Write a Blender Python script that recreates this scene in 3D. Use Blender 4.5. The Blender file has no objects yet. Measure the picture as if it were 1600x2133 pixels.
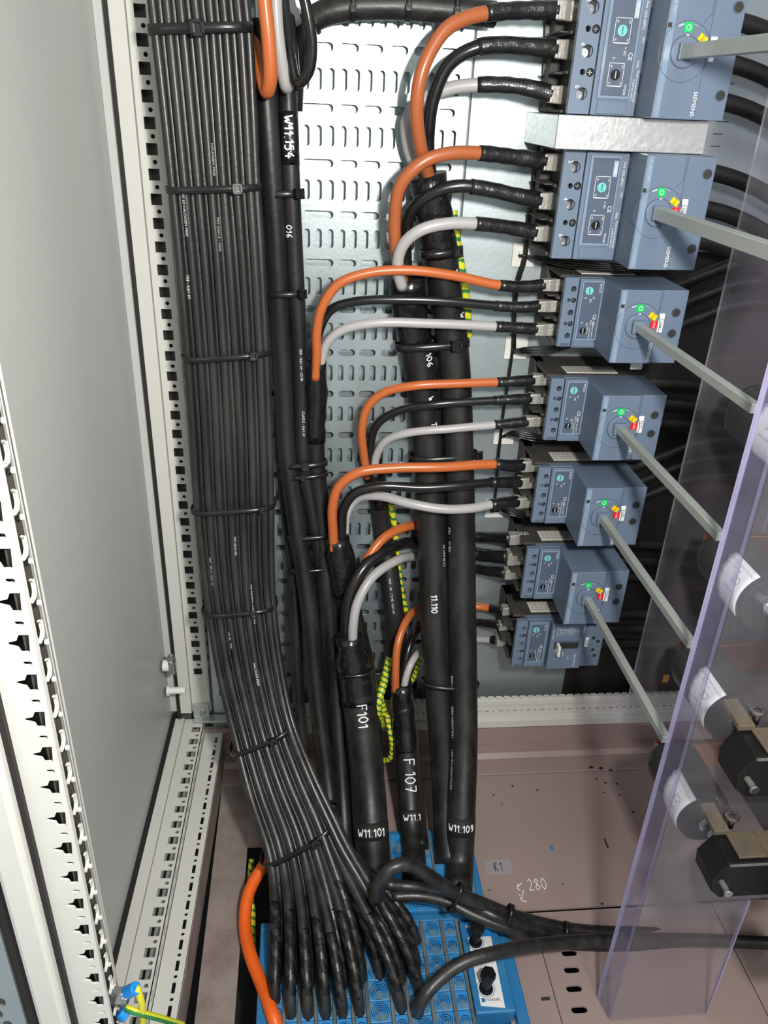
import bpy, bmesh, math, random
from mathutils import Vector, Matrix
random.seed(7)
SC = bpy.context.scene
COL = SC.collection
# ------------------------------------------------------------------ camera
H = 0.92                                   # camera height above the gland plates
F_PX, PITCH, YAW, ROLL = 1654.6, .4813, .1099, .0438
cf = Vector((math.sin(YAW)*math.cos(PITCH), math.cos(YAW)*math.cos(PITCH), -math.sin(PITCH)))
cr0 = Vector((math.cos(YAW), -math.sin(YAW), 0)); cu0 = cr0.cross(cf)
cr = cr0*math.cos(ROLL)+cu0*math.sin(ROLL); cu = -cr0*math.sin(ROLL)+cu0*math.cos(ROLL)
CAM = Vector((0, 0, H))
cam = bpy.data.objects.new('camera', bpy.data.cameras.new('camera')); COL.objects.link(cam)
cam.matrix_world = Matrix(((cr.x, cu.x, -cf.x, 0), (cr.y, cu.y, -cf.y, 0), (cr.z, cu.z, -cf.z, H), (0, 0, 0, 1)))
cam.data.sensor_fit = 'VERTICAL'; cam.data.sensor_height = 24; cam.data.lens = F_PX*24/2133
cam.data.clip_start = .02; cam.data.clip_end = 50
SC.camera = cam
SC.view_settings.view_transform = 'Standard'; SC.view_settings.look = 'None'
SC.view_settings.exposure = 0.5; SC.view_settings.gamma = 1; SC.view_settings.use_curve_mapping = False
# ------------------------------------------------------------------ world and lights
W = bpy.data.worlds.new('World'); SC.world = W; W.use_nodes = True
bg = W.node_tree.nodes['Background']; bg.inputs[0].default_value = (.90, .97, 1.0, 1); bg.inputs[1].default_value = .36
def area(name, loc, target, size, power, color=(1, 1, 1)):
    l = bpy.data.lights.new(name, 'AREA'); l.shape = 'DISK'; l.size = size; l.energy = power; l.color = color
    o = bpy.data.objects.new(name, l); COL.objects.link(o); o.location = loc
    o.rotation_euler = (Vector(target)-Vector(loc)).to_track_quat('-Z', 'Y').to_euler()
    return o
area('work_lamp', (.17, .0, H+.09), (.16, .95, H-.30), .07, 6.9, (1, .97, .92))
area('room_lamp', (.45, -1.5, H+1.3), (.15, .9, H-.3), .5, 12, (.93, 1, .98))

# ------------------------------------------------------------------ projection helpers
def ray(x, y): return cf+cr*((x-800)/F_PX)-cu*((y-1066.5)/F_PX)
def A(x, y, D):                            # point of the place lying D metres into the cabinet
    d = ray(x, y); return CAM+d*(D/d.y)
def Zf(x, y, z):                           # point at height z
    d = ray(x, y); return CAM+d*((z-H)/d.z)
def proj(P):
    q = P-CAM; z = q.dot(cf); return 800+F_PX*q.dot(cr)/z, 1066.5-F_PX*q.dot(cu)/z

# ------------------------------------------------------------------ materials
MATS = {}
def mat(name, col, rough=.5, metal=0.0, noise=None, bump=None, spec=.5, coat=0, alpha=None):
    """noise=(scale, amount, (sx,sy,sz), colour2)  bump=(scale, strength)"""
    m = bpy.data.materials.new(name); m.use_nodes = True; nt = m.node_tree; N = nt.nodes; L = nt.links
    b = N['Principled BSDF']
    b.inputs['Base Color'].default_value = (*col, 1); b.inputs['Roughness'].default_value = rough
    b.inputs['Metallic'].default_value = metal; b.inputs['Specular IOR Level'].default_value = spec
    b.inputs['Coat Weight'].default_value = coat
    tc = N.new('ShaderNodeTexCoord')
    if noise:
        sc, amt, st, c2 = noise
        mp = N.new('ShaderNodeMapping'); mp.inputs['Scale'].default_value = st
        L.new(tc.outputs['Object'], mp.inputs[0])
        n = N.new('ShaderNodeTexNoise'); n.inputs['Scale'].default_value = sc; n.inputs['Detail'].default_value = 5
        n.inputs['Roughness'].default_value = .65
        L.new(mp.outputs[0], n.inputs['Vector'])
        r = N.new('ShaderNodeValToRGB'); r.color_ramp.elements[0].position = .5-.5*(1-amt) if amt < 1 else .35
        r.color_ramp.elements[0].position = .42; r.color_ramp.elements[1].position = .42+.35
        r.color_ramp.elements[0].color = (0, 0, 0, 1); r.color_ramp.elements[1].color = (amt, amt, amt, 1)
        L.new(n.outputs['Fac'], r.inputs[0])
        mx = N.new('ShaderNodeMix'); mx.data_type = 'RGBA'
        mx.inputs[6].default_value = (*col, 1); mx.inputs[7].default_value = (*c2, 1)
        L.new(r.outputs[0], mx.inputs[0]); L.new(mx.outputs[2], b.inputs['Base Color'])
        ma = N.new('ShaderNodeMapRange'); ma.inputs[3].default_value = rough; ma.inputs[4].default_value = min(1, rough+.15)
        L.new(r.outputs[0], ma.inputs[0]); L.new(ma.outputs[0], b.inputs['Roughness'])
    if bump:
        n2 = N.new('ShaderNodeTexNoise'); n2.inputs['Scale'].default_value = bump[0]; n2.inputs['Detail'].default_value = 3
        L.new(tc.outputs['Object'], n2.inputs['Vector'])
        bp = N.new('ShaderNodeBump'); bp.inputs['Strength'].default_value = bump[1]; bp.inputs['Distance'].default_value = .002
        L.new(n2.outputs['Fac'], bp.inputs['Height']); L.new(bp.outputs[0], b.inputs['Normal'])
    MATS[name] = m
    return m
mat('cable_black', (.013, .0125, .012), .36, 0, (60, .70, (1, 1, .10), (.050, .047, .045)), (180, .12), .6)
mat('cable_thick', (.010, .0095, .009), .40, 0, (45, .6, (1, 1, .14), (.045, .042, .039)), (120, .15), .5)
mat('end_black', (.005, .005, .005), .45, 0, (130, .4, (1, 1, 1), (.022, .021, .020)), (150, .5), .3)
mat('tape', (.007, .007, .0075), .20, 0, (90, .3, (1, 1, 1), (.03, .03, .03)), (140, .5), .6)
mat('heat_shrink', (.008, .008, .0085), .27, 0, (70, .4, (1, 1, 1), (.030, .028, .026)), (110, .6), .6)
mat('core_brown', (.50, .125, .033), .30, 0, (25, .35, (1, 1, 1), (.44, .10, .03)), None, .5)
mat('core_rust', (.38, .105, .035), .30, 0, (25, .35, (1, 1, 1), (.34, .09, .03)), None, .5)
mat('core_grey', (.40, .385, .385), .33, 0, (25, .4, (1, 1, 1), (.33, .32, .32)), None, .5)
mat('core_black', (.008, .0078, .0075), .24, 0, (40, .3, (1, 1, 1), (.025, .024, .023)), None, .6)
mat('cable_orange', (.90, .135, .012), .38, 0, (30, .4, (1, 1, 1), (.70, .10, .012)))
mat('earth_yellow', (.72, .68, .03), .35)
mat('earth_green', (.03, .20, .05), .35)
mat('tie_black', (.012, .012, .012), .25, spec=.6)
mat('galvanised_plate', (.44, .50, .515), .46, .80, (14, .6, (1, 1, 1), (.38, .44, .455)), (260, .05))
mat('galvanised', (.46, .52, .53), .34, .80, (14, .6, (1, 1, 1), (.40, .46, .475)), (260, .05))
mat('galvanised_bright', (.74, .74, .73), .30, .85, (70, .5, (1, 1, 3), (.58, .585, .58)), (160, .2))
mat('galvanised_dark', (.030, .028, .026), .42, .45, (9, .8, (1, 1, .5), (.018, .016, .015)))  # dark tone stands in for shade on the right back plate
mat('steel', (.50, .535, .50), .45, .55, (40, .7, (1, .3, 1), (.38, .41, .38)), (200, .08))
mat('zinc', (.52, .53, .54), .22, 1.0, (50, .5, (1, 1, 1), (.45, .46, .47)))
mat('lug', (.50, .485, .44), .45, .6, (160, .8, (1, 1, 1), (.40, .38, .33)), (300, .3))
mat('paint_cream', (.62, .61, .565), .45, 0, (12, .35, (1, 1, 1), (.54, .525, .485)))
mat('paint_wall', (.52, .53, .505), .38, 0, (3, .35, (1, 1, 1), (.46, .465, .44)), (900, .04))
mat('seal_black', (.014, .011, .010), .7)
mat('gap_dark', (.012, .010, .009), .8)
mat('mauve', (.33, .245, .225), .42, 0, (7, .5, (1, 1, 1), (.275, .20, .182)), (700, .06))
mat('mauve_dirty', (.30, .245, .225), .5, 0, (16, .8, (1, 1, 1), (.12, .09, .075)), (300, .15))
mat('breaker_blue', (.125, .168, .235), .42, 0, (30, .3, (1, 1, 1), (.108, .146, .205)))
mat('breaker_blue_dark', (.080, .105, .150), .35)
mat('breaker_base', (.045, .040, .035), .6, 0, (40, .6, (1, 1, 1), (.085, .078, .066)))
mat('window_frame', (.20, .27, .37), .2, 0, None, None, .7)
mat('print_white', (.72, .74, .74), .6)
mat('print_grey', (.36, .43, .50), .6)
mat('label_white', (.78, .78, .77), .45)
mat('sticker', (.62, .60, .55), .5, 0, (120, .5, (1, 1, 1), (.45, .43, .40)))
mat('text_black', (.02, .02, .02), .6)
mat('dial_cyan', (.16, .52, .50), .35)
mat('marker_green', (.0, .50, .10), .35)
mat('marker_yellow', (.85, .55, .0), .35)
mat('marker_red', (.75, .01, .012), .35)
mat('white_plastic', (.74, .735, .69), .4)
mat('blue_plastic', (.01, .22, .62), .35)
mat('paint_mark', (.85, .85, .85), .55)
mat('brass', (.55, .42, .20), .35, .9)
mat('copper', (.72, .30, .16), .28, 1.0)
mat('bakelite', (.006, .006, .006), .42, 0, (30, .2, (1, 1, 1), (.03, .026, .02)), (200, .15), .25)
mat('bakelite_dusty', (.11, .086, .058), .6, 0, (60, .8, (1, 1, 1), (.05, .042, .032)), (200, .15))
mat('insulator', (.026, .025, .025), .38, 0, (20, .5, (1, 1, 1), (.045, .040, .038)))
mat('stay_plate', (.13, .135, .125), .5, .3, (60, .8, (1, .2, 1), (.30, .29, .25)))
mat('sealing_frame', (.02, .17, .40), .45, 0, (40, .7, (1, 1, 1), (.05, .22, .36)))
mat('tape_clear', (.33, .30, .31), .25)
mat('orange_cap', (.75, .33, .02), .4)

def blue_module():
    m = bpy.data.materials.new('module_blue'); m.use_nodes = True; N = m.node_tree.nodes; L = m.node_tree.links
    b = N['Principled BSDF']; tc = N.new('ShaderNodeTexCoord')
    sp = N.new('ShaderNodeSeparateXYZ'); L.new(tc.outputs['Object'], sp.inputs[0])
    cb = N.new('ShaderNodeCombineXYZ'); L.new(sp.outputs[0], cb.inputs[0]); L.new(sp.outputs[1], cb.inputs[1])
    ln = N.new('ShaderNodeVectorMath'); ln.operation = 'LENGTH'; L.new(cb.outputs[0], ln.inputs[0])
    mu = N.new('ShaderNodeMath'); mu.operation = 'MULTIPLY'; mu.inputs[1].default_value = 2*math.pi/.0023
    L.new(ln.outputs['Value'], mu.inputs[0])
    sn = N.new('ShaderNodeMath'); sn.operation = 'SINE'; L.new(mu.outputs[0], sn.inputs[0])
    gt = N.new('ShaderNodeMath'); gt.operation = 'GREATER_THAN'; gt.inputs[1].default_value = .25; L.new(sn.outputs[0], gt.inputs[0])
    at_ = N.new('ShaderNodeAttribute'); at_.attribute_type = 'OBJECT'; at_.attribute_name = 'ring_radius'
    lt = N.new('ShaderNodeMath'); lt.operation = 'LESS_THAN'; L.new(ln.outputs['Value'], lt.inputs[0]); L.new(at_.outputs['Fac'], lt.inputs[1])
    ml = N.new('ShaderNodeMath'); ml.operation = 'MULTIPLY'; L.new(gt.outputs[0], ml.inputs[0]); L.new(lt.outputs[0], ml.inputs[1])
    mx = N.new('ShaderNodeMix'); mx.data_type = 'RGBA'; mx.inputs[6].default_value = (.03, .25, .60, 1); mx.inputs[7].default_value = (.006, .02, .07, 1)
    L.new(ml.outputs[0], mx.inputs[0])
    n = N.new('ShaderNodeTexNoise'); n.inputs['Scale'].default_value = 70; n.inputs['Detail'].default_value = 6
    L.new(tc.outputs['Object'], n.inputs['Vector'])
    r = N.new('ShaderNodeValToRGB'); r.color_ramp.elements[0].position = .47; r.color_ramp.elements[1].position = .66
    r.color_ramp.elements[1].color = (.75, .75, .75, 1); L.new(n.outputs['Fac'], r.inputs[0])
    m2 = N.new('ShaderNodeMix'); m2.data_type = 'RGBA'; m2.inputs[7].default_value = (.17, .25, .23, 1)
    L.new(r.outputs[0], m2.inputs[0]); L.new(mx.outputs[2], m2.inputs[6]); L.new(m2.outputs[2], b.inputs['Base Color'])
    b.inputs['Roughness'].default_value = .35
    MATS['module_blue'] = m
blue_module()

def clear_mat(name, haze, hazecol, rough):
    m = bpy.data.materials.new(name); m.use_nodes = True; N = m.node_tree.nodes; L = m.node_tree.links
    N.clear(); out = N.new('ShaderNodeOutputMaterial')
    tr = N.new('ShaderNodeBsdfTransparent'); tr.inputs[0].default_value = (.96, .955, .985, 1)
    df = N.new('ShaderNodeBsdfDiffuse'); df.inputs[0].default_value = (*hazecol, 1)
    gl = N.new('ShaderNodeBsdfGlossy'); gl.inputs[0].default_value = (1, 1, 1, 1); gl.inputs[1].default_value = rough
    tc = N.new('ShaderNodeTexCoord'); n = N.new('ShaderNodeTexNoise'); n.inputs['Scale'].default_value = 9; n.inputs['Detail'].default_value = 6
    L.new(tc.outputs['Object'], n.inputs['Vector'])
    mr = N.new('ShaderNodeMapRange'); mr.inputs[1].default_value = .35; mr.inputs[2].default_value = .7
    mr.inputs[3].default_value = haze*.6; mr.inputs[4].default_value = haze*1.5
    L.new(n.outputs['Fac'], mr.inputs[0])
    m1 = N.new('ShaderNodeMixShader'); L.new(mr.outputs[0], m1.inputs[0]); L.new(tr.outputs[0], m1.inputs[1]); L.new(df.outputs[0], m1.inputs[2])
    lf = N.new('ShaderNodeLayerWeight'); lf.inputs[0].default_value = .5
    pw = N.new('ShaderNodeMath'); pw.operation = 'POWER'; pw.inputs[1].default_value = 4.0; L.new(lf.outputs['Facing'], pw.inputs[0])
    lw = N.new('ShaderNodeMath'); lw.operation = 'MULTIPLY_ADD'; lw.inputs[1].default_value = .35; lw.inputs[2].default_value = .025; L.new(pw.outputs[0], lw.inputs[0])
    m2 = N.new('ShaderNodeMixShader'); L.new(lw.outputs[0], m2.inputs[0]); L.new(m1.outputs[0], m2.inputs[1]); L.new(gl.outputs[0], m2.inputs[2])
    L.new(m2.outputs[0], out.inputs[0])
    MATS[name] = m
clear_mat('polycarbonate', .06, (.42, .39, .42), .06)
clear_mat('polycarbonate_bend', .17, (.30, .28, .42), .08)
clear_mat('polycarbonate_edge', .60, (.48, .46, .66), .1)
clear_mat('polycarbonate_cut', .16, (.6, .6, .64), .1)
clear_mat('window_clear', .04, (.7, .7, .7), .03)

# ------------------------------------------------------------------ object helpers
def link(name, verts, faces, m, parent=None, fm=None, smooth=False, bevel=0):
    me = bpy.data.meshes.new(name); me.from_pydata([tuple(v) for v in verts], [], faces)
    ms = m if isinstance(m, (list, tuple)) else [m]
    for k in ms: me.materials.append(MATS[k])
    if fm: me.polygons.foreach_set('material_index', fm)
    if smooth: me.polygons.foreach_set('use_smooth', [True]*len(me.polygons))
    me.update()
    o = bpy.data.objects.new(name, me); COL.objects.link(o)
    if parent is not None: o.parent = parent
    if bevel:
        md = o.modifiers.new('bevel', 'BEVEL'); md.width = bevel; md.segments = 2; md.limit_method = 'ANGLE'; md.angle_limit = .9
    return o
def tag(o, label, cat, group=None, kind=None):
    o['label'] = label; o['category'] = cat
    if group: o['group'] = group
    if kind: o['kind'] = kind
    return o
def struct(o, label=None):
    o['kind'] = 'structure'
    if label: o['label'] = label
    return o
def empty(name, loc=(0, 0, 0), M=None):
    o = bpy.data.objects.new(name, None); COL.objects.link(o); o.empty_display_size = .02
    if M is not None: o.matrix_world = M
    else: o.location = loc
    return o
class MB:
    def __init__(s): s.v = []; s.f = []; s.m = []
    def add(s, v, f, mi=0):
        k = len(s.v); s.v += [Vector(p) for p in v]; s.f += [tuple(i+k for i in q) for q in f]; s.m += [mi]*len(f); return s
    def box(s, x0, x1, y0, y1, z0, z1, mi=0):
        v = [(x, y, z) for x in (x0, x1) for y in (y0, y1) for z in (z0, z1)]
        return s.add(v, [(0, 1, 3, 2), (4, 6, 7, 5), (0, 4, 5, 1), (2, 3, 7, 6), (0, 2, 6, 4), (1, 5, 7, 3)], mi)
    def prism(s, pts, vec, mi=0):          # polygon pts swept by vec
        n = len(pts); vec = Vector(vec); v = [Vector(p) for p in pts]; w = [p+vec for p in v]
        f = [tuple(range(n))[::-1], tuple(range(n, 2*n))]+[(i, (i+1) % n, n+(i+1) % n, n+i) for i in range(n)]
        return s.add(v+w, f, mi)
    def cyl(s, a, b, r, n=16, r2=None, mi=0):
        a = Vector(a); b = Vector(b); t = (b-a).normalized(); u = t.orthogonal().normalized(); w = t.cross(u); r2 = r if r2 is None else r2
        v = [a+(u*math.cos(2*math.pi*i/n)+w*math.sin(2*math.pi*i/n))*r for i in range(n)]+[b+(u*math.cos(2*math.pi*i/n)+w*math.sin(2*math.pi*i/n))*r2 for i in range(n)]
        f = [tuple(range(n))[::-1], tuple(range(n, 2*n))]+[(i, (i+1) % n, n+(i+1) % n, n+i) for i in range(n)]
        return s.add(v, f, mi)
    def ring(s, c, n_, r0, r1, h, n=32, mi=0):   # flat ring with height h along n_
        c = Vector(c); t = Vector(n_).normalized(); u = t.orthogonal().normalized(); w = t.cross(u); v = []; f = []
        for i in range(n):
            d = u*math.cos(2*math.pi*i/n)+w*math.sin(2*math.pi*i/n)
            v += [c+d*r0, c+d*r1, c+d*r1+t*h, c+d*r0+t*h]
        for i in range(n):
            a = 4*i; b = 4*((i+1) % n)
            for k in range(4): f.append((a+k, a+(k+1) % 4, b+(k+1) % 4, b+k))
        return s.add(v, f, mi)
    def build(s, name, m, parent=None, smooth=False, bevel=0):
        return link(name, s.v, s.f, m, parent, s.m if isinstance(m, (list, tuple)) else None, smooth, bevel)

def plate(outline, holes, t):
    """polygon with real holes, in the XY plane, thickness t from z=0 down to -t"""
    cu_ = bpy.data.curves.new('c', 'CURVE'); cu_.dimensions = '2D'; cu_.fill_mode = 'BOTH'; cu_.extrude = t*50
    for poly in [outline]+holes:
        s = cu_.splines.new('POLY'); s.points.add(len(poly)-1); s.use_cyclic_u = True
        for i, p in enumerate(poly): s.points[i].co = (p[0]*100, p[1]*100, 0, 1)
    o = bpy.data.objects.new('c', cu_); COL.objects.link(o)
    dg = bpy.context.evaluated_depsgraph_get(); me = o.evaluated_get(dg).to_mesh()
    v = [Vector((p.co.x/100, p.co.y/100, p.co.z/100-t/2)) for p in me.vertices]; f = [tuple(p.vertices) for p in me.polygons]
    o.evaluated_get(dg).to_mesh_clear(); bpy.data.objects.remove(o); bpy.data.curves.remove(cu_)
    return v, f
def stadium(cx, cy, w, h, n=6):
    r = min(w, h)/2; pts = []
    if w >= h: cs = [(cx+w/2-r, cy, -90), (cx-w/2+r, cy, 90)]
    else: cs = [(cx, cy+h/2-r, 0), (cx, cy-h/2+r, 180)]
    for x, y, a0 in cs:
        for i in range(n+1):
            a = math.radians(a0+180*i/n); pts.append((x+r*math.cos(a), y+r*math.sin(a)))
    return pts
def rect(cx, cy, w, h): return [(cx-w/2, cy-h/2), (cx+w/2, cy-h/2), (cx+w/2, cy+h/2), (cx-w/2, cy+h/2)]
def circ(cx, cy, r, n=16): return [(cx+r*math.cos(2*math.pi*i/n), cy+r*math.sin(2*math.pi*i/n)) for i in range(n)]

_T = {}
def text_geo(body):                        # unit-height text, centred
    if body in _T: return _T[body]
    c = bpy.data.curves.new('t', 'FONT'); c.body = body; c.size = 1; c.align_x = 'CENTER'; c.align_y = 'CENTER'; c.resolution_u = 3
    o = bpy.data.objects.new('t', c); COL.objects.link(o)
    dg = bpy.context.evaluated_depsgraph_get(); me = o.evaluated_get(dg).to_mesh()
    r = ([Vector(p.co) for p in me.vertices], [tuple(p.vertices) for p in me.polygons])
    o.evaluated_get(dg).to_mesh_clear(); bpy.data.objects.remove(o); bpy.data.curves.remove(c)
    _T[body] = r; return r
def text_on(mb, body, M, size, mi=0, lift=0):       # flat text in M's XY plane
    v, f = text_geo(body); mb.add([M@Vector((p.x*size, p.y*size, lift)) for p in v], f, mi)

STROKES = {
 'W': [[(0, 1), (.18, 0), (.38, .65), (.55, 0), (.8, 1)]], 'F': [[(.1, 0), (.12, 1)], [(.12, 1), (.65, .95)], [(.1, .55), (.5, .55)]],
 '0': [[(.35, 1), (.08, .7), (.08, .3), (.32, 0), (.58, .3), (.6, .7), (.35, 1)]], '1': [[(.05, .7), (.32, 1), (.28, 0)]],
 '2': [[(.08, .75), (.3, 1), (.55, .75), (.4, .4), (.05, 0), (.6, .03)]], '3': [[(.1, .95), (.5, .95), (.3, .58), (.55, .3), (.3, 0), (.05, .12)]],
 '4': [[(.38, 1), (.05, .38), (.62, .4)], [(.42, .65), (.38, 0)]], '5': [[(.55, 1), (.15, .98), (.1, .58), (.45, .6), (.55, .3), (.35, 0), (.05, .08)]],
 '6': [[(.5, 1), (.18, .7), (.08, .3), (.3, 0), (.56, .22), (.4, .5), (.1, .38)]], '7': [[(.05, .98), (.6, 1), (.28, 0)], [(.15, .5), (.52, .5)]],
 '8': [[(.35, .55), (.12, .8), (.33, 1), (.55, .8), (.35, .55), (.08, .25), (.33, 0), (.6, .25), (.35, .55)]],
 '9': [[(.55, .6), (.3, .45), (.1, .72), (.32, 1), (.56, .8), (.5, .3), (.3, 0)]], '.': [[(.12, .02), (.18, .06)]],
 'T': [[(.02, .95), (.66, 1)], [(.36, .97), (.33, 0)]], 'D': [[(.1, 0), (.12, 1), (.5, .8), (.58, .4), (.1, 0)]],
 'R': [[(.08, 0), (.1, 1), (.5, .85), (.1, .5), (.58, 0)]], '<': [[(.75, .75), (.0, .35)], [(.35, .75), (.0, .35), (.35, .1)]],
 'v': [[(.6, 1), (.1, .15)], [(.05, .7), (.1, .15), (.6, .1)]], ' ': []}
def hand(body, fn, size, w, mb, mi=0):
    """handwritten strokes; fn(u,v)->(point, normal)"""
    adv = {'W': .95, '.': .35, '1': .5, ' ': .4, '<': .95}
    tot = sum(adv.get(c, .78) for c in body); x = -tot/2
    for c in body:
        j = random.uniform(-.05, .05)
        for st in STROKES[c]:
            pts = []
            for (a, b) in zip(st, st[1:]):
                n = 5
                for i in range(n): pts.append((a[0]+(b[0]-a[0])*i/n, a[1]+(b[1]-a[1])*i/n))
            pts.append(st[-1])
            if len(pts) > 8:                 # soften corners
                pts = [pts[0]]+[((pts[i-1][0]+2*pts[i][0]+pts[i+1][0])/4, (pts[i-1][1]+2*pts[i][1]+pts[i+1][1])/4) for i in range(1, len(pts)-1)]+[pts[-1]]
            P = [fn((x+p[0])*size, (p[1]-.5+j)*size) for p in pts]
            v = []; f = []
            for i, (q, nn) in enumerate(P):
                t = (P[min(i+1, len(P)-1)][0]-P[max(i-1, 0)][0]); t = t.normalized() if t.length > 1e-9 else Vector((0, 0, 1))
                sd = t.cross(nn).normalized()*w/2; up = nn*.0004
                v += [q-sd, q-sd*.6+up, q+sd*.6+up, q+sd]
            for i in range(len(P)-1):
                for k in range(3): f.append((4*i+k, 4*i+k+1, 4*i+5+k, 4*i+4+k))
            if len(P) > 1: mb.add(v, f, mi)
        x += adv.get(c, .78)

# ------------------------------------------------------------------ cables
class Path:
    def __init__(s, pts, step=.006):
        P = [Vector(p) if len(p) == 3 and not isinstance(p, tuple) else p for p in pts]
        P = [p if isinstance(p, Vector) else A(*p) for p in P]
        Q = [P[0]*2-P[1]]+P+[P[-1]*2-P[-2]]
        out = []
        for i in range(1, len(Q)-2):
            a, b, c, d = Q[i-1:i+3]
            # centripetal catmull-rom
            t0 = 0; t1 = t0+max((b-a).length, 1e-5)**.5; t2 = t1+max((c-b).length, 1e-5)**.5; t3 = t2+max((d-c).length, 1e-5)**.5
            n = max(2, int((c-b).length/step))
            for k in range(n):
                t = t1+(t2-t1)*k/n
                A1 = a*((t1-t)/(t1-t0))+b*((t-t0)/(t1-t0)); A2 = b*((t2-t)/(t2-t1))+c*((t-t1)/(t2-t1)); A3 = c*((t3-t)/(t3-t2))+d*((t-t2)/(t3-t2))
                B1 = A1*((t2-t)/(t2-t0))+A2*((t-t0)/(t2-t0)); B2 = A2*((t3-t)/(t3-t1))+A3*((t-t1)/(t3-t1))
                out.append(B1*((t2-t)/(t2-t1))+B2*((t-t1)/(t2-t1)))
        out.append(P[-1].copy())
        s.p = out; n = len(out)
        s.t = [(out[min(i+1, n-1)]-out[max(i-1, 0)]).normalized() for i in range(n)]
        s.s = [0.0]
        for i in range(1, n): s.s.append(s.s[-1]+(out[i]-out[i-1]).length)
        s.u = [s.t[0].orthogonal().normalized()]
        for i in range(1, n):
            u = s.u[-1]-s.t[i]*s.u[-1].dot(s.t[i]); s.u.append(u.normalized())
        s.L = s.s[-1]
    def at(s, d):
        d = max(0, min(s.L, d)); lo = 0; hi = len(s.s)-1
        while hi-lo > 1:
            m = (lo+hi)//2
            if s.s[m] <= d: lo = m
            else: hi = m
        k = (d-s.s[lo])/max(1e-9, s.s[hi]-s.s[lo]); return s.p[lo].lerp(s.p[hi], k), s.t[lo].lerp(s.t[hi], k).normalized()
    def near(s, px, py):
        b = min(range(len(s.p)), key=lambda i: (proj(s.p[i])[0]-px)**2+(proj(s.p[i])[1]-py)**2); return s.s[b]
    def surf(s, d, b, r):                   # arc-length d along, b across, on the camera side
        c, t = s.at(d); n = CAM-c; n = (n-t*n.dot(t)).normalized(); sd = n.cross(t).normalized()
        if sd.x < 0: sd = -sd
        th = b/r; nn = sd*math.sin(th)+n*math.cos(th); return c+nn*r, nn
def tube(name, path, r, m, parent=None, s0=0, s1=None, n=14, ringmat=None, cap=True, step=None):
    s1 = path.L if s1 is None else s1
    idx = [i for i, d in enumerate(path.s) if s0 < d < s1]
    st = [(path.at(s0), path.u[max(0, (idx[0] if idx else 1)-1)])]
    rings = [(s0, *path.at(s0))]+[(path.s[i], path.p[i], path.t[i]) for i in idx]+[(s1, *path.at(s1))]
    u = path.u[max(0, (idx[0]-1) if idx else 0)]
    v = []; f = []; fm = []
    for (d, c, t) in rings:
        u = (u-t*u.dot(t)).normalized(); w = t.cross(u)
        for k in range(n):
            a = 2*math.pi*k/n
            rr = r(d, a) if callable(r) else r
            v.append(c+(u*math.cos(a)+w*math.sin(a))*rr)
    for i in range(len(rings)-1):
        for k in range(n):
            f.append((i*n+k, i*n+(k+1) % n, (i+1)*n+(k+1) % n, (i+1)*n+k)); fm.append(ringmat(rings[i][0], k) if ringmat else 0)
    if cap: f += [tuple(range(n))[::-1], tuple(range((len(rings)-1)*n, len(rings)*n))]; fm += [0, 0]
    return link(name, v, f, m, parent, fm if ringmat else None, True)
def lumps(r, s0, amp=.10, seed=0, wl=.012):
    rnd = random.Random(seed); ph = [rnd.uniform(0, 6.28) for _ in range(6)]
    def fn(d, a):
        q = math.sin((d-s0)*6.28/wl+ph[0]+a)*.35+math.sin((d-s0)*6.28/(wl*2.3)+ph[1]-2*a)*.35+math.sin((d-s0)*6.28/(wl*.55)+ph[2]+3*a)*.3
        return r*(1+amp*q)
    return fn
def handwrite(path, r, body, px, py, size, mode, parent, w=.0013, name='handwritten_mark', tapew=None):
    """mode 'down': reads along the cable downwards; 'across': reads left to right"""
    d0 = path.near(px, py); c0, _ = path.at(d0); x0 = proj(c0)[0]
    zc = (c0-CAM).dot(cf); b0 = max(-r*1.1, min(r*1.1, r*math.asin(max(-.85, min(.85, (px-x0)*zc/F_PX/r)))))
    mb = MB()
    if mode == 'down': fn = lambda u, v: path.surf(d0+u, b0+v, r+.0003)
    else: fn = lambda u, v: path.surf(d0-v, b0+u, r+.0003)
    hand(body, fn, size, w, mb); o = mb.build(name, 'paint_mark', parent); o['label'] = 'white handwritten characters '+body
    return o
def print_on(path, r, body, px, py, size, parent, flip=False):
    d0 = path.near(px, py); c0, _ = path.at(d0); x0 = proj(c0)[0]; zc = (c0-CAM).dot(cf)
    b0 = r*math.asin(max(-.8, min(.8, (px-x0)*zc/F_PX/r)))
    v, f = text_geo(body); s = -1 if flip else 1
    vv = [path.surf(d0+s*p.x*size, b0+s*p.y*size, r+.00035)[0] for p in v]
    o = link('printed_text', vv, f, 'print_white', parent); return o

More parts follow.
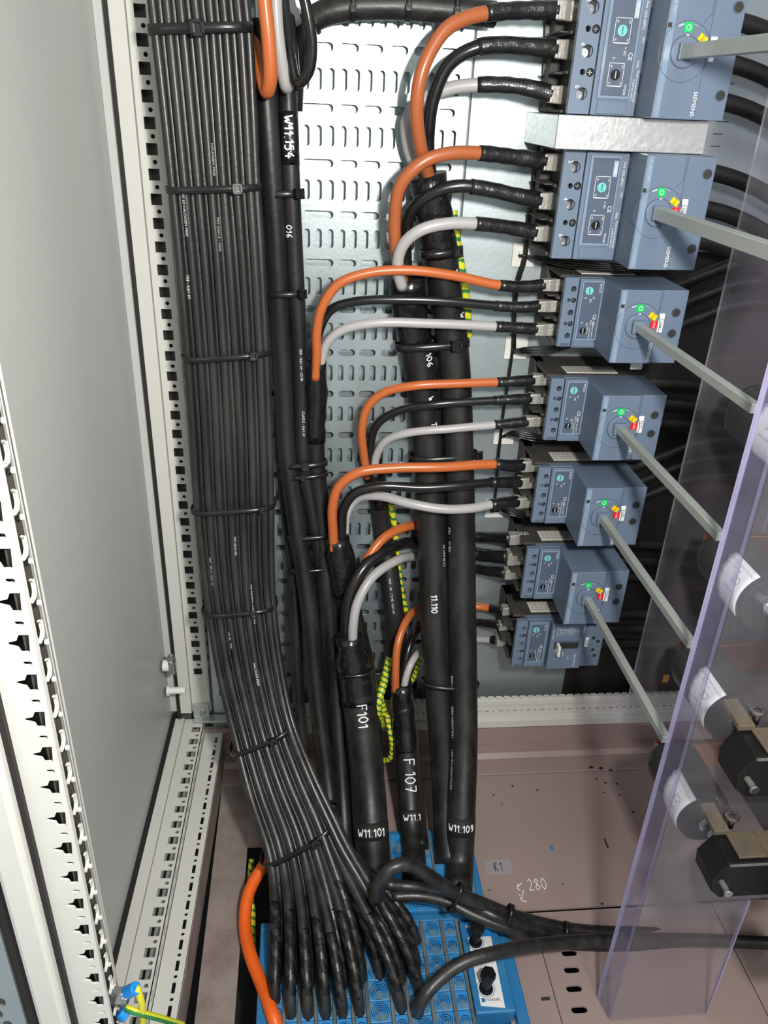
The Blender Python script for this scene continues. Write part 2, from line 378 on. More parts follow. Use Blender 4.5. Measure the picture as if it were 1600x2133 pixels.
# ------------------------------------------------------------------ cable ties
def tie(name, label, L, R, depth, width=.0048, head=None, group=None, squeeze=2.6, tail=False, thick=.0011):
    """strap round a bundle: L and R are its left and right extreme points, depth its half thickness"""
    L = Vector(L); R = Vector(R); c = (L+R)/2; lat = (R-L)/2; a = lat.length+.0012; lu = lat.normalized()
    vw = (CAM-c).normalized()
    n = vw-lu*vw.dot(lu); n = n.normalized(); n = (Vector((0, -1, 0))*.6+n*.4); n = (n-lu*n.dot(lu)).normalized()
    ax = lu.cross(n).normalized(); b = depth+.0012; e = 2/squeeze
    root = empty(name, c); tag(root, label, 'cable tie', group)
    N_ = 48; v = []; f = []
    def pt(th, k):
        x = math.copysign(abs(math.cos(th))**e, math.cos(th)); y = math.copysign(abs(math.sin(th))**e, math.sin(th))
        return lu*(a+k)*x+n*(b+k)*y
    for i in range(N_):
        th = 2*math.pi*i/N_
        for k, h in ((0, -.5), (thick, -.5), (thick, .5), (0, .5)): v.append(pt(th, k)+ax*width*h)
    for i in range(N_):
        p = 4*i; q = 4*((i+1) % N_)
        for k in range(4): f.append((p+k, p+(k+1) % 4, q+(k+1) % 4, q+k))
    link('strap', v, f, 'tie_black', root, None, True)
    if head is not None:                     # head = fraction -1..1 across the front
        xx = head; th = math.acos(max(-1, min(1, math.copysign(abs(xx)**(1/e), xx)))); q = pt(th, thick)
        q2 = pt(th+.02, thick)-pt(th-.02, thick); tx = q2.normalized(); nn = tx.cross(ax).normalized()
        if nn.dot(q) < 0: nn = -nn
        s = width*.75; mb = MB()
        # rectangular head with a raised frame and slot
        for (u0, u1, w0, w1, h) in ((-1, 1, -1, -.55, 1.1), (-1, 1, .55, 1, 1.1), (-1, -.5, -1, 1, 1.1), (.5, 1, -1, 1, 1.1), (-1, 1, -1, 1, .55)):
            pts = [q+tx*s*uu+ax*s*ww for uu, ww in ((u0, w0), (u1, w0), (u1, w1), (u0, w1))]; mb.prism(pts, nn*s*h)
        if tail: mb.prism([q+tx*s*uu+ax*s*ww for uu, ww in ((-.3, -.5), (.3, -.5), (.3, .5), (-.3, .5))], nn*s*2.2)
        mb.build('locking_head', 'tie_black', root, bevel=.0003)
    return root

# ================================================================== SETTING
YB = .955
# back plate (plain galvanised), right of the perforated panel
mb = MB().box(.172, .66, YB-.0042, YB-.001, .05, 1.45)
struct(mb.build('wall_back', 'galvanised_plate'))
mb = MB().box(-.24, .171, YB+.009, YB+.012, -.1, 1.45)
struct(mb.build('wall_back', 'galvanised'))
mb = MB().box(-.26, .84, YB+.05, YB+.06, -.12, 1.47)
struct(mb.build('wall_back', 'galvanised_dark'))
o = MB().box(.400, .655, YB-.0065, YB-.0045, .06, H-.150).build('shade_sheet', 'galvanised_dark'); tag(o, 'dark sheet painting in the shade on the back plate, right of the small breakers', 'plate')  # added dark sheet; shade of the galvanised back plate put into its colour
# side walls, roof of the cabinet
SK = .026                                   # the left side runs slightly askew to the camera axes
def skew(o): o.rotation_euler = (0, 0, math.atan(SK)*-1); return o
def left_obj(o):                            # pivot at the rear corner
    o.location = (0, .94, 0); o.rotation_euler = (0, 0, -math.atan(SK)); return o
mb = MB().box(-.212, -.2065, -.62, .06, -.02, 1.47)
struct(left_obj(mb.build('wall_left', 'paint_wall')))
struct(MB().box(.66, .67, .12, YB+.05, -.1, H-.12).build('wall_right', 'galvanised_dark')); struct(MB().box(.66, .67, .12, YB+.05, H-.12, 1.47).build('wall_right', 'paint_wall'))  # unseen wall, split dark and pale for its reflection in the back plate
mb = MB().box(-.26, .84, .30, YB+.06, 1.45, 1.46); struct(mb.build('ceiling', 'paint_cream'))  # unseen roof, added so ambient light enters only from the front
# floor : gland plates
FL = 0.0
def floor_piece(x0, x1, y0, y1, m='mauve', z=FL, holes=()):
    v, f = plate([(x0, y0), (x1, y0), (x1, y1), (x0, y1)], list(holes), .003)
    return struct(link('floor', [Vector((p.x, p.y, p.z+z)) for p in v], f, m))
floor_piece(-.128, -.084, .44, .90, 'mauve_dirty')
sl = [stadium(Zf(x, y, 0).x, Zf(x, y, 0).y, .019, .008) for x, y in ((1186, 1985), (1191, 2020), (1196, 2059), (1207, 2103))]
floor_piece(.2260, .2832, .40, .642)
floor_piece(.2842, .5240, .40, .642, 'mauve', 0, sl)
floor_piece(.2260, .655, .645, .873, 'mauve', .0015)
floor_piece(.5255, .655, .40, .642)
floor_piece(-.084, .2255, .765, .873)
mb = MB().box(-.20, .80, .874, .905, -.02, .004); mb.prism([(-.2, .905, .004), (-.2, .912, .010), (-.2, .93, .010), (-.2, .93, -.02), (-.2, .905, -.02)], (1.0, 0, 0))
mb.box(-.20, .80, .93, .935, -.02, .06)
struct(mb.build('floor', 'mauve', bevel=.001))
mb = MB().box(-.26, .84, .30, YB+.06, -.13, -.12); struct(mb.build('floor', 'gap_dark'))
mb = MB().box(.2242, .2262, .40, .873, -.12, -.001); struct(mb.build('trim_1', 'gap_dark'))

# perforated mounting panel
holes = []
tall = [.0726+.0533, .0726, .0139, -.04, -.0943, -.146, -.1994, -.2524, -.3045, -.3581, -.4151]
while tall[-1] > -.80: tall.append(tall[-1]-.055)
px0, px1 = -.142, .176
for i, z in enumerate(tall):
    wz = (z+(tall[i+1] if i+1 < len(tall) else z-.055))/2+.0
    x = .0024-.0133*11
    while x < px1-.012:
        if x > px0+.008: holes.append(stadium(x+.0001*i, z+H, .0072, .0212))
        x += .0133
    if i < len(tall)-1:
        for cx, w in ((-.1235, .034), (-.092, .02), (-.067, .02), (-.0395, .02), (-.0195, .013), (.0138, .034), (.047, .0205), (.0722, .0205), (.0985, .0205), (.125, .0205), (.152, .02)):
            if px0+.02 < cx < px1-.02+.01: holes.append(stadium(cx+.001*i*.5, wz+H, w, .0085))
v, f = plate([(px0, .06), (px1, .06), (px1, 1.44), (px0, 1.44)], holes, .002)
o = link('perforated_panel', [Vector((p.x, YB-.004-p.z-.002, p.y)) for p in v], [q[::-1] for q in f], 'galvanised')
tag(o, 'galvanised mounting panel punched with rows of slots, behind the tied cables', 'panel')
mb = MB(); n = 8
fl = [(px1+.006*math.sin(i*math.pi/2/n), YB-.0055+.004*(1-math.cos(i*math.pi/2/n))) for i in range(n+1)]+[(px1+.006, YB+.004)]
for (a, b) in zip(fl, fl[1:]):
    mb.add([(a[0], a[1], .06), (b[0], b[1], .06), (b[0], b[1], 1.44), (a[0], a[1], 1.44)], [(0, 1, 2, 3)])
mb.build('folded_edge', 'galvanised', o, smooth=True)

# rear left post with square holes ---------------------------------------
pst = empty('frame_post'); left_obj(pst); tag(pst, 'tall cream frame post with square holes beside the big cable bundle', 'post')
z0, z1 = .085, 1.45
hs = []; z = H+.0661
zz = [z-.025*k for k in range(0, 34)]+[z+.025*k for k in range(1, 8)]
for q in zz:
    if z0+.012 < q < z1-.01: hs.append(rect(-.1605, q, .0118, .0118))
    if z0+.02 < q+.0125 < z1-.01: hs.append(circ(-.1585, q+.0125, .0024, 10))
v, f = plate([(-.1735, z0), (-.1475, z0), (-.1475, z1), (-.1735, z1)], hs, .0015)
link('perforated_strip', [Vector((p.x, -p.z, p.y)) for p in v], [q[::-1] for q in f], 'paint_cream', pst)
MB().box(-.2062, -.1952, .001, .02, z0, z1).build('wall_return', 'paint_wall', pst)
mb = MB().box(-.1905, -.1745, -.004, .02, z0, z1); mb.box(-.1745, -.1735, .002, .02, z0, z1)
mb.build('flange', 'paint_cream', pst, bevel=.0008)
v, f = plate([(.0015, z0), (.022, z0), (.022, z1), (.0015, z1)], [stadium(.012, q+.005, .009, .014) for q in zz if z0+.02 < q < z1-.02], .0015)
link('side_strip', [Vector((-.1475-p.z, p.x, p.y)) for p in v], f, 'paint_cream', pst)
mb = MB().box(-.175, -.15, .012, .014, z0, z1); mb.box(-.158, -.150, .0065, .012, z0, z1); mb.build('inner_web', 'breaker_base', pst)
mb = MB().box(-.1950, -.1905, -.005, .02, .075, z1); mb.build('door_seal', 'seal_black', pst)

# left floor rail ----------------------------------------------------------
rl = empty('frame_rail'); left_obj(rl); tag(rl, 'cream perforated frame rail running along the floor at the left wall', 'rail')
ZR = .070; ya, yb = -.60, .0
hs = []; hc = []; k = 0
while k < 24:
    y = -.022-.025*k; hs.append(rect(-.1665, y, .0125, .0118)); hc.append(circ(-.1635, y-.0125, .0026, 10)); k += 1
v, f = plate([(-.1855, ya), (-.1565, ya), (-.1565, yb), (-.1855, yb)], hs+hc, .0015)
link('perforated_strip', [Vector((p.x, p.y, ZR+p.z)) for p in v], f, 'paint_cream', rl)
mb = MB().box(-.200, -.1865, ya, yb, ZR-.012, ZR+.002); mb.box(-.1865, -.1855, ya, yb, ZR-.012, ZR-.002); mb.build('flange', 'paint_cream', rl, bevel=.0008)
mb = MB().box(-.2062, -.2002, ya, yb+.01, ZR-.01, ZR+.003); mb.build('door_seal', 'seal_black', rl)
hs = []
for k in range(24):
    y = -.028-.025*k; hs.append(rect(-.1370, y, .0040, .0125)); hs.append(circ(-.1370, y-.0125, .0022, 8))
v, f = plate([(-.1555, ya), (-.128, ya), (-.128, yb), (-.1555, yb)], hs, .0015)
link('slotted_ledge', [Vector((p.x, p.y, ZR-.016+p.z)) for p in v], f, 'paint_cream', rl)
v, f = plate([(ya, ZR-.016), (yb, ZR-.016), (yb, ZR), (ya, ZR)], [stadium(-.030-.025*k, ZR-.006, .015, .006) for k in range(23)], .0015)
link('step_web', [Vector((-.1562+p.z, p.x, p.y)) for p in v], f, 'paint_cream', rl)
mb = MB().box(-.1285, -.127, ya, yb, 0, ZR-.016); mb.build('side_web', 'mauve_dirty', rl)
mb = MB().box(-.170, -.160, ya, yb, ZR-.017, ZR-.016); mb.box(-.178, -.172, ya, yb, ZR-.010, ZR-.009); mb.build('inner_web', 'steel', rl)
# corner bracket with screw
cb = empty('corner_bracket'); left_obj(cb); tag(cb, 'galvanised corner bracket with screw where post meets floor rail', 'bracket')
mb = MB().box(-.172, -.118, -.012, .004, ZR+.002, ZR+.006); mb.box(-.172, -.148, -.004, -.001, ZR+.006, ZR+.032); mb.box(-.145, -.118, -.002, .002, ZR-.025, ZR+.002); mb.build('plate', 'steel', cb, bevel=.001)
mb = MB().cyl((-.158, -.004, ZR+.016), (-.158, -.008, ZR+.016), .004, 16); mb.build('screw', 'zinc', cb, bevel=.0005)

# back floor rail --------------------------------------------------------
br = empty('frame_rail', (0, .925, 0)); tag(br, 'cream horizontal frame rail under the mounting plates at the back', 'rail')
sv, sf = [], []
for g in range(7):
    x0 = -.115+.11*g; hs = [rect(x0+.0055+.0110*k, .014, .006 if k % 2 else .003, .0022) for k in range(10)]
    v, f = plate([(x0, 0), (x0+.11, 0), (x0+.11, .028), (x0, .028)], hs, .0015)
    n0 = len(sv); sv += v; sf += [tuple(i+n0 for i in q) for q in f]
link('slotted_strip', [Vector((p.x, -p.z*1, p.y+.070)) for p in sv], [q[::-1] for q in sf], 'paint_cream', br)
mb = MB().box(-.115, .655, -.006, .004, .056, .0695); mb.box(-.115, .655, -.004, .004, .0985, .108); mb.box(-.115, .655, .003, .004, .07, .0985, 1)
mb.build('flange', ['paint_cream', 'seal_black'], br, bevel=.001)
mb = MB()
mb.box(-.10, .655, -.001, .003, .108, .1095)
for k in range(52): mb.box(.0+.0125*k, .0085+.0125*k, -.003, .003, .108, .1115)
mb.build('toothed_edge', 'paint_cream', br)

# near left post (front of the cabinet) -----------------------------------
fp = empty('frame_post', (0, 0, 0)); tag(fp, 'cream front frame post with keyhole slots at the lower left', 'post')
DA, DB = .362, .338
xa = A(237, 2000, DA).x
zz = [A(0, y, DB).z for y in ()]
keyc = [A(193, 2039, DB).z+.025*k for k in range(-3, 40)]
def key(cx, cz):
    return [(cx+.0035, cz-.0055), (cx+.0045, cz+.0055), (cx-.0005, cz+.0055), (cx-.002, cz+.002), (cx-.0065, cz+.001), (cx-.0065, cz-.001), (cx-.002, cz-.0025), (cx-.001, cz-.0055)]
xB = A(140, 2039, DB).x; xk = A(193, 2039, DB).x
za, zb = .02, 1.45
hs = [key(xk, q) for q in keyc if za+.01 < q < zb-.01]+[stadium(xk+.001, q+.0125, .005, .0026) for q in keyc if za+.01 < q+.0125 < zb-.01]
v, f = plate([(xB, za), (xa, za), (xa, zb), (xB, zb)], hs, .0015)
link('keyhole_strip', [Vector((p.x, DB-p.z, p.y)) for p in v], [q[::-1] for q in f], 'paint_cream', fp)
hs = []
for q in keyc:
    if za+.02 < q < zb-.02:
        c = DB+.012
        hs.append([(c-.004, q-.006), (c+.001, q-.006), (c+.0035, q-.003), (c+.0035, q+.004), (c+.001, q+.0055), (c-.001, q+.0055), (c+.0012, q+.003), (c+.0012, q-.002), (c-.0005, q-.0038), (c-.004, q-.0038)])
        hs.append(circ(DB+.017, q-.0115, .0016, 8))
v, f = plate([(DB+.0015, za), (DA, za), (DA, zb), (DB+.0015, zb)], hs, .0015)
link('hook_strip', [Vector((xa+p.z, p.x, p.y)) for p in v], f, 'paint_cream', fp)
mb = MB().box(xB, xa-.004, DA-.002, DA, za, zb).box(xa-.0065, xa-.0055, DB+.003, DA-.002, za, zb); mb.build('shade_backing', 'breaker_base', fp)  # dark backing inside the hollow post; interior shade put into its colour
xs = [A(q, 2039, DB).x for q in (142, 132, 74, 50)]
mb = MB().box(xs[1], xs[0], DB-.004, DB+.01, za, zb); mb.build('door_seal', 'seal_black', fp)
np_ = empty('frame_post', (0, 0, 0)); tag(np_, 'cream post of the neighbouring cabinet at the left picture edge', 'post')
MB().box(xs[2], xs[1], DB-.012, DB+.01, za, zb).build('face', 'paint_cream', np_, bevel=.003)
MB().box(xs[3]-.002, xs[2], DB-.006, DB+.01, za, zb).build('door_seal', 'seal_black', np_)
v, f = plate([(xs[3]-.05, za), (xs[3]-.002, za), (xs[3]-.002, zb), (xs[3]-.05, zb)], [stadium(xs[3]-.018+.004*(k % 2), .10+.0125*k, .006, .009) for k in range(100)], .0015)
o = link('mounting_strip', [Vector((p.x, DB-.008-p.z, p.y)) for p in v], [q[::-1] for q in f], 'galvanised')
tag(o, 'galvanised perforated strip in the bottom left corner', 'strip')
# ================================================================== SEALING FRAMES (cable entry)
def module(x, y, sx, sy, rr, zt, label, grp):
    mb = MB().box(-sx/2, sx/2, -sy/2, sy/2, -.03, 0)
    mb.cyl((0, 0, -.001), (0, 0, .0010), rr*.16, 14)
    o = mb.build('sealing_module', 'module_blue', bevel=.0008); o.location = (x, y, zt); o['ring_radius'] = rr
    return tag(o, label, 'sealing module', grp)
ZM = .018
# lower block: columns between the stay plates, left to right
cols = []
edges = [Zf(x, 2110, ZM).x for x in (560, 592, 623, 658, 697, 736, 767, 819, 853, 903, 950, 985)]
YF, YM0 = Zf(830, 1922, ZM).y, .42
fr = empty('transit_frame'); tag(fr, 'blue rimmed cable transit frame in the floor under the fanned cables', 'cable entry frame')
mbf = MB().box(edges[0]-.014, edges[0]-.001, YM0, YF+.012, -.02, ZM-.004).box(edges[0]-.014, edges[-1]+.064, YF+.001, YF+.012, -.02, ZM-.002).box(edges[-1]+.050, edges[-1]+.064, YM0, YF+.012, -.02, ZM-.006)
mbf.build('frame', 'sealing_frame', fr, bevel=.002)
names = ['first', 'second', 'third', 'fourth', 'fifth', 'sixth', 'seventh', 'eighth', 'ninth', 'tenth', 'eleventh', 'twelfth']
for i in range(len(edges)-1):
    x0, x1 = edges[i]+.0021, edges[i+1]-.0021; w = x1-x0; L_ = w if i not in (6, 8) else w*1.02
    L_ = max(w, .022) if w < .022 else w
    y = YF-L_/2; j = 0
    while y-L_/2 > YM0:
        module((x0+x1)/2, y, w, L_-.0008, min(w, L_)*.46, ZM, 'blue sealing block, lower frame, %s column from the left, %s from the back' % (names[i], names[j] if j < 12 else 'last'), 'ringed sealing blocks in the lower frame')
        y -= L_; j += 1
for i, e in enumerate(edges[1:]):
    mb = MB().box(e-.0019, e+.0019, YM0, YF, -.02, ZM+.0015); o = mb.build('stay_plate', 'stay_plate', bevel=.0006)
    tag(o, 'grey stay plate right of the %s column of blue blocks, lower frame' % names[i], 'stay plate', 'stay plates of the lower frame')
# wedge clamp with two bolts
wx0, wx1 = edges[-1]+.003, edges[-1]+.049
wd = empty('compression_wedge', ((wx0+wx1)/2, .57, ZM)); tag(wd, 'blue compression wedge with white label and two upright bolts', 'wedge')
wy0, wy1 = Zf(1010, 2105, ZM).y, Zf(990, 1920, ZM).y
def rel(o_, P): return Vector(P)-Vector(o_.location)
mb = MB(); mb.box(*[a-b for a, b in zip((wx0, wx1), (wd.location.x,)*2)], *[a-wd.location.y for a in (wy0-.004, wy1)], -.03, .002); mb.build('body', 'sealing_frame', wd, bevel=.002)
b1 = Zf(990, 1965, ZM); b2 = Zf(1012, 2062, ZM)
lx0, lx1 = wx0+.007, wx1-.012
v, f = plate([(lx0, wy0+.004), (lx1, wy0), (lx1+.002, wy1-.010), (lx0, wy1-.006)], [circ(b1.x, b1.y, .0085, 20), circ(b2.x, b2.y, .0085, 20)], .0008)
link('paper_label', [rel(wd, (p.x, p.y, ZM+.003+p.z)) for p in v], f, 'label_white', wd)
lab = wd.children[-1]
mb = MB(); Mx = Matrix.Translation(rel(wd, ((lx0+lx1)/2+.002, wy0+.010, ZM+.0032))); text_on(mb, 'roxtec', Mx, .0062); MB().box(*[a-wd.location.x for a in (lx0+.002, lx0+.006)], *[a-wd.location.y for a in (wy0+.0075, wy0+.012)], .0031, .0034).build('logo_square', 'sealing_frame', lab)
mb.build('label_print', 'text_black', lab)
for c in (b1, b2): MB().ring(rel(wd, (c.x, c.y, ZM+.003)), (0, 0, 1), .0100, .0104, .0004, 32).build('torque_ring', 'text_black', lab)
mb = MB().box(*[a-wd.location.x for a in (lx0, lx1+.002)], *[a-wd.location.y for a in (wy1-.022, wy1-.010)], .0028, .0034); mb.build('blue_band', 'blue_plastic', lab)
for c in (b1, b2):
    mb = MB(); q = rel(wd, (c.x, c.y, ZM-.004)); mb.cyl(q, q+Vector((0, 0, .030)), .0052, 16); mb.cyl(q, q+Vector((0, 0, .009)), .0075, 24)
    mb.cyl(q+Vector((0, 0, .026)), q+Vector((0, 0, .036)), .0088, 6); mb.ring(q+Vector((0, 0, .036)), (0, 0, 1), .001, .0062, .001, 24)
    mb.build('bolt', 'bakelite', wd, bevel=.0005)
# upper block
ue = [Zf(x, 1900, ZM).x for x in (640, 735, 827, 920, 1003)]
UY0, UY1 = YF+.014, .760
fr2 = empty('transit_frame'); tag(fr2, 'blue cable transit frame holding the thick power cables at the back', 'cable entry frame')
MB().box(ue[0]-.012, ue[0], UY0, UY1+.006, -.02, ZM-.004).box(ue[0]-.012, ue[-1]+.010, UY1, UY1+.008, -.02, ZM-.004).box(ue[-1], ue[-1]+.010, UY0, UY1+.006, -.02, ZM-.008).build('frame', 'sealing_frame', fr2, bevel=.002)
for i in range(4):
    x0, x1 = ue[i]+.0016, ue[i+1]-.0016; n = 2
    for j in range(n):
        L_ = (UY1-UY0)/n
        module((x0+x1)/2, UY1-L_*(j+.5), x1-x0, L_-.0008, (x1-x0)*.47, ZM, 'large blue ringed sealing block in the %s column, %s row of the back frame' % (names[i], ('rear', 'front')[j]), 'large sealing blocks in the back frame')
    if i: 
        o = MB().box(ue[i]-.0014, ue[i]+.0014, UY0, UY1, -.02, ZM+.0015).build('stay_plate', 'stay_plate', bevel=.0006)
        tag(o, 'grey stay plate between the %s and %s columns of the back frame' % (names[i-1], names[i]), 'stay plate', 'stay plates of the back frame')

# ================================================================== THE BIG BUNDLE OF THIN CABLES
# cross sections: (left px, left py, right px, right py, depth D of front row, half thickness)
SEC = [(303, -60, 511, -60, .870), (316, 62, 523, 58, .868), (334, 220, 532, 215, .866), (353, 392, 540, 385, .864), (370, 560, 551, 553, .862), (386, 742, 560, 728, .860),
       (397, 900, 566, 890, .856), (406, 1058, 569, 1045, .850), (418, 1180, 569, 1165, .842), (430, 1268, 572, 1250, .832), (452, 1400, 586, 1370, .805), (488, 1545, 612, 1497, .765),
       (518, 1660, 652, 1600, .720), (554, 1772, 698, 1697, .680)]
ENDS = {0: (573, 2088), 1: (577, 2030), 2: (606, 2118), 3: (609, 2050), 4: (642, 2118), 5: (645, 2055), 6: (679, 2118), 7: (714, 2116), 8: (716, 2055), 9: (750, 2112), 10: (755, 2045), 11: (837, 2106), 12: (840, 2030), 13: (875, 2072)}
RB = .0048
BACKP = {}
def strand(frac, dd, end, name_label, group, r=RB, wig=0, seed=0):
    rnd = random.Random(seed); pts = []
    for i, (lx, ly, rx, ry, D) in enumerate(SEC):
        k = .035+frac*.93+wig*math.sin(i*.9+seed)
        pts.append(A(lx+(rx-lx)*k, ly+(ry-ly)*k, D+dd*(1 if i < 12 else .8)+rnd.uniform(-.0006, .0006)))
    ex, ey = end; E_ = Zf(ex, ey, ZM-.002)
    lx, ly, rx, ry, D = SEC[-1]; S = pts[-1]
    sx, sy = lx+(rx-lx)*frac, ly+(ry-ly)*frac
    m0 = (pts[-1]-pts[-2]).normalized(); dist = (E_-S).length
    m0 = (m0+Vector((0, -.12, -.1))).normalized()*dist*1.0; m1 = Vector(((E_.x-S.x)*.25/dist, -.30, -1)).normalized()*dist*1.05
    for t in (.2, .4, .6, .8, .93):
        h00 = 2*t**3-3*t*t+1; h10 = t**3-2*t*t+t; h01 = -2*t**3+3*t*t; h11 = t**3-t*t
        pts.append(S*h00+m0*h10+E_*h01+m1*h11)
    pts.append(E_+Vector((0, 0, -.004)))
    P = Path(pts); o = tube('control_cable', P, (lambda s_, a_: r*(1+.32*max(0, min(1, (s_-P.L+.36)/.24)))), 'cable_black', n=12)
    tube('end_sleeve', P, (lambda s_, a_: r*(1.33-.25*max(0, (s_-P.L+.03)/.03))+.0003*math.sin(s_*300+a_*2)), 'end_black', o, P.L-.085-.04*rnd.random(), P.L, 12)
    tag(o, name_label, 'cable', group); return P, o
BP = []
ordn = names
names += ['thirteenth', 'fourteenth']
for i in range(14):
    lab_ = 'thin black control cable, %s from the left across the front of the bundle' % names[i]
    BP.append(strand(i/13, 0 if i % 2 == 0 else .0050, ENDS[i], lab_, 'control cables in the big tied bundle', wig=.004, seed=i))
for row, (dd, n_, fy) in enumerate(((.016, 11, 2035), (.027, 10, 2000), (.038, 9, 1965))):
    for j in range(n_):
        fr_ = .04+.92*j/(n_-1)+(.0 if row % 2 else .02)*(1 if j < n_-1 else -1)
        ex = (575, 607, 643, 678, 714, 750, 792, 837, 868)[min(8, int(j*9/n_))]
        strand(fr_, dd, (ex, fy+(j % 2)*12), 'thin black control cable, %s from the left in the bundle\'s %s layer' % (names[j], ('second', 'third', 'rear')[row]), 'control cables in the back layers of the bundle', seed=50+row*10+j)
for k, (i, body, px, py, fl) in enumerate(((6, 'HALOGEN FREE', 455, 330, 0), (6, 'TKF D2x1,5 - mm2', 470, 480, 0), (2, 'BS 60 HALOGEN FREE', 385, 450, 0), (7, '0,6/1 kV - CS 90', 490, 600, 0), (2, 'TKF - 301,5 - 0,6/1 kV', 425, 1190, 0), (9, 'INSTRUMENT CABLE 439442', 527, 1260, 0), (6, 'TKF 2018 H07', 490, 1130, 0), (4, '- CS 90 - TKF', 462, 1330, 0), (8, 'HALOGEN FREE', 533, 1400, 0), (1, 'TKF - 0,6/1 kV', 392, 600, 0))):
    print_on(BP[i][0], RB, body, px, py, .0042, BP[i][1])
def tpx(lx, ly, rx, ry, D): return A(lx, ly, D), A(rx, ry, D)
for i, (lx, ly, rx, ry, D, hd, w, dp) in enumerate(((314, 63, 524, 58, .884, .0, .0090, .026), (351, 394, 541, 388, .880, .52, .0066, .027), (384, 743, 561, 730, .876, .62, .0060, .028), (403, 1058, 571, 1046, .867, .70, .0058, .029), (425, 1268, 574, 1254, .850, .42, .0056, .031), (486, 1549, 614, 1497, .783, .45, .0062, .037), (552, 1776, 700, 1696, .698, .55, .0068, .038))):
    L_, R_ = tpx(lx, ly, rx, ry, D); tie('cable_tie', '%s black cable tie from the top on the big cable bundle' % names[i], L_, R_, dp, w, hd, 'cable ties round the big bundle', squeeze=3.2, thick=.0014)

# ================================================================== THICK POWER CABLES
def jacket_cable(name, label, pts, r, m='cable_thick', group='thick power cables'):
    P = Path(pts, .01); root = empty(name, P.p[0]); tag(root, label, 'power cable', group)
    root.location = (0, 0, 0)
    return P, root
def core(parent, cname, m, pts, split, r, lug=True, n_=None, seed=0):
    """colored core that becomes a taped sleeve at pixel `split`; ends in a lug"""
    P = Path(pts, .005); d = P.near(*split)
    o = tube(cname, P, r, m, parent, 0, d+.002, 14)
    sl_ = tube('shrink_sleeve', P, (lambda s, a: r*(1.17+.05*math.sin((s-d)*6.28/.018+seed)*math.sin(2*a+seed)+(.10 if (P.L-s) < .026 else 0)+(.06 if .026 < (P.L-s) < .031 else 0))), 'heat_shrink', o, d, P.L-.004, 16)
    if lug:
        c, t = P.at(P.L); t = Vector((1, 0, 0)); up = Vector((0, 0, 1)); k = r*1.25; yv = Vector((0, 1, 0)); mb = MB()
        def sect(x, hz, hy): return [c+t*x+up*hz*a+yv*hy*b for a, b in ((-1, -1), (1, -1), (1, 1), (-1, 1))]
        ss = [sect(-.006, k*.95, k*.95), sect(.003, k*1.0, k*.8), sect(.009, k*1.05, k*.55), sect(.020, k*1.05, k*.5)]
        v = sum(ss, []); f = [(3, 2, 1, 0), (12, 13, 14, 15)]
        for i in range(3):
            for q in range(4): f.append((4*i+q, 4*i+(q+1) % 4, 4*i+4+(q+1) % 4, 4*i+4+q))
        mb.add(v, f); mb.build('cable_lug', 'lug', o, bevel=.0012)
    return P, o
# F106 (rear of the pair, at right)
P106, C106 = jacket_cable('power_cable', 'thick black power cable at the right of the central pair, marked W11.109', [(890, 365, .905), (905, 450, .908), (918, 530, .913), (930, 620, .920), (942, 710, .922), (950, 800, .920), (956, 950, .910), (960, 1100, .893), (962, 1250, .868), (965, 1400, .835), (966, 1550, .792), (961, 1700, .738), (957, 1800, .702), Zf(953, 1862, ZM)], .0185)
tube('jacket', P106, .0188, 'cable_thick', C106, .02, None, 28)
tube('taped_boot', P106, lumps(.0200, 0, .10, 3, .016), 'tape', C106, 0, .085, 28)
core(C106, 'brown_core', 'core_rust', [(898, 385, .905), (888, 350, .895), (875, 300, .88), (868, 220, .868), (882, 140, .865), (925, 65, .87), (965, 40, .875), (1012, 28, .88), (1080, 22, .885), (1168, 22, .888)], (1010, 28), .0068)
core(C106, 'black_core', 'core_black', [(900, 385, .915), (893, 330, .91), (893, 270, .90), (903, 205, .895), (935, 135, .89), (985, 102, .885), (1040, 94, .885), (1100, 97, .886), (1166, 103, .888)], (1000, 99), .0068, seed=2)
core(C106, 'grey_core', 'core_grey', [(880, 380, .925), (866, 350, .922), (850, 300, .918), (850, 245, .91), (880, 210, .905), (935, 185, .90), (995, 177, .895), (1080, 180, .89), (1155, 197, .888)], (995, 177), .0066, seed=4)
# F105 (left of the pair)
P105, C105 = jacket_cable('power_cable', 'thick black power cable at the left of the central pair, marked 11.110', [(848, 575, .915), (855, 660, .922), (870, 740, .926), (884, 850, .925), (893, 950, .918), (900, 1100, .901), (903, 1200, .886), (906, 1300, .868), (914, 1430, .840), (924, 1550, .808), (931, 1680, .765), Zf(936, 1800, ZM)], .019)
tube('jacket', P105, .0195, 'cable_thick', C105, .03, None, 28)
tube('taped_boot', P105, lumps(.0205, 0, .07, 5, .02), 'tape', C105, 0, .080, 28)
core(C105, 'brown_core', 'core_rust', [(842, 600, .905), (828, 540, .895), (822, 460, .885), (835, 385, .875), (880, 338, .872), (935, 320, .875), (998, 319, .88), (1075, 328, .885), (1142, 337, .888)], (996, 319), .0068, seed=1)
core(C105, 'black_core', 'core_black', [(850, 600, .915), (845, 520, .908), (852, 450, .90), (890, 408, .89), (950, 388, .885), (1020, 395, .885), (1080, 409, .886), (1132, 418, .888)], (985, 390), .0068, seed=3)
core(C105, 'grey_core', 'core_grey', [(838, 600, .898), (828, 555, .888), (840, 510, .88), (875, 480, .875), (930, 466, .876), (990, 466, .88), (1060, 474, .885), (1122, 486, .888)], (992, 466), .0064, seed=5)
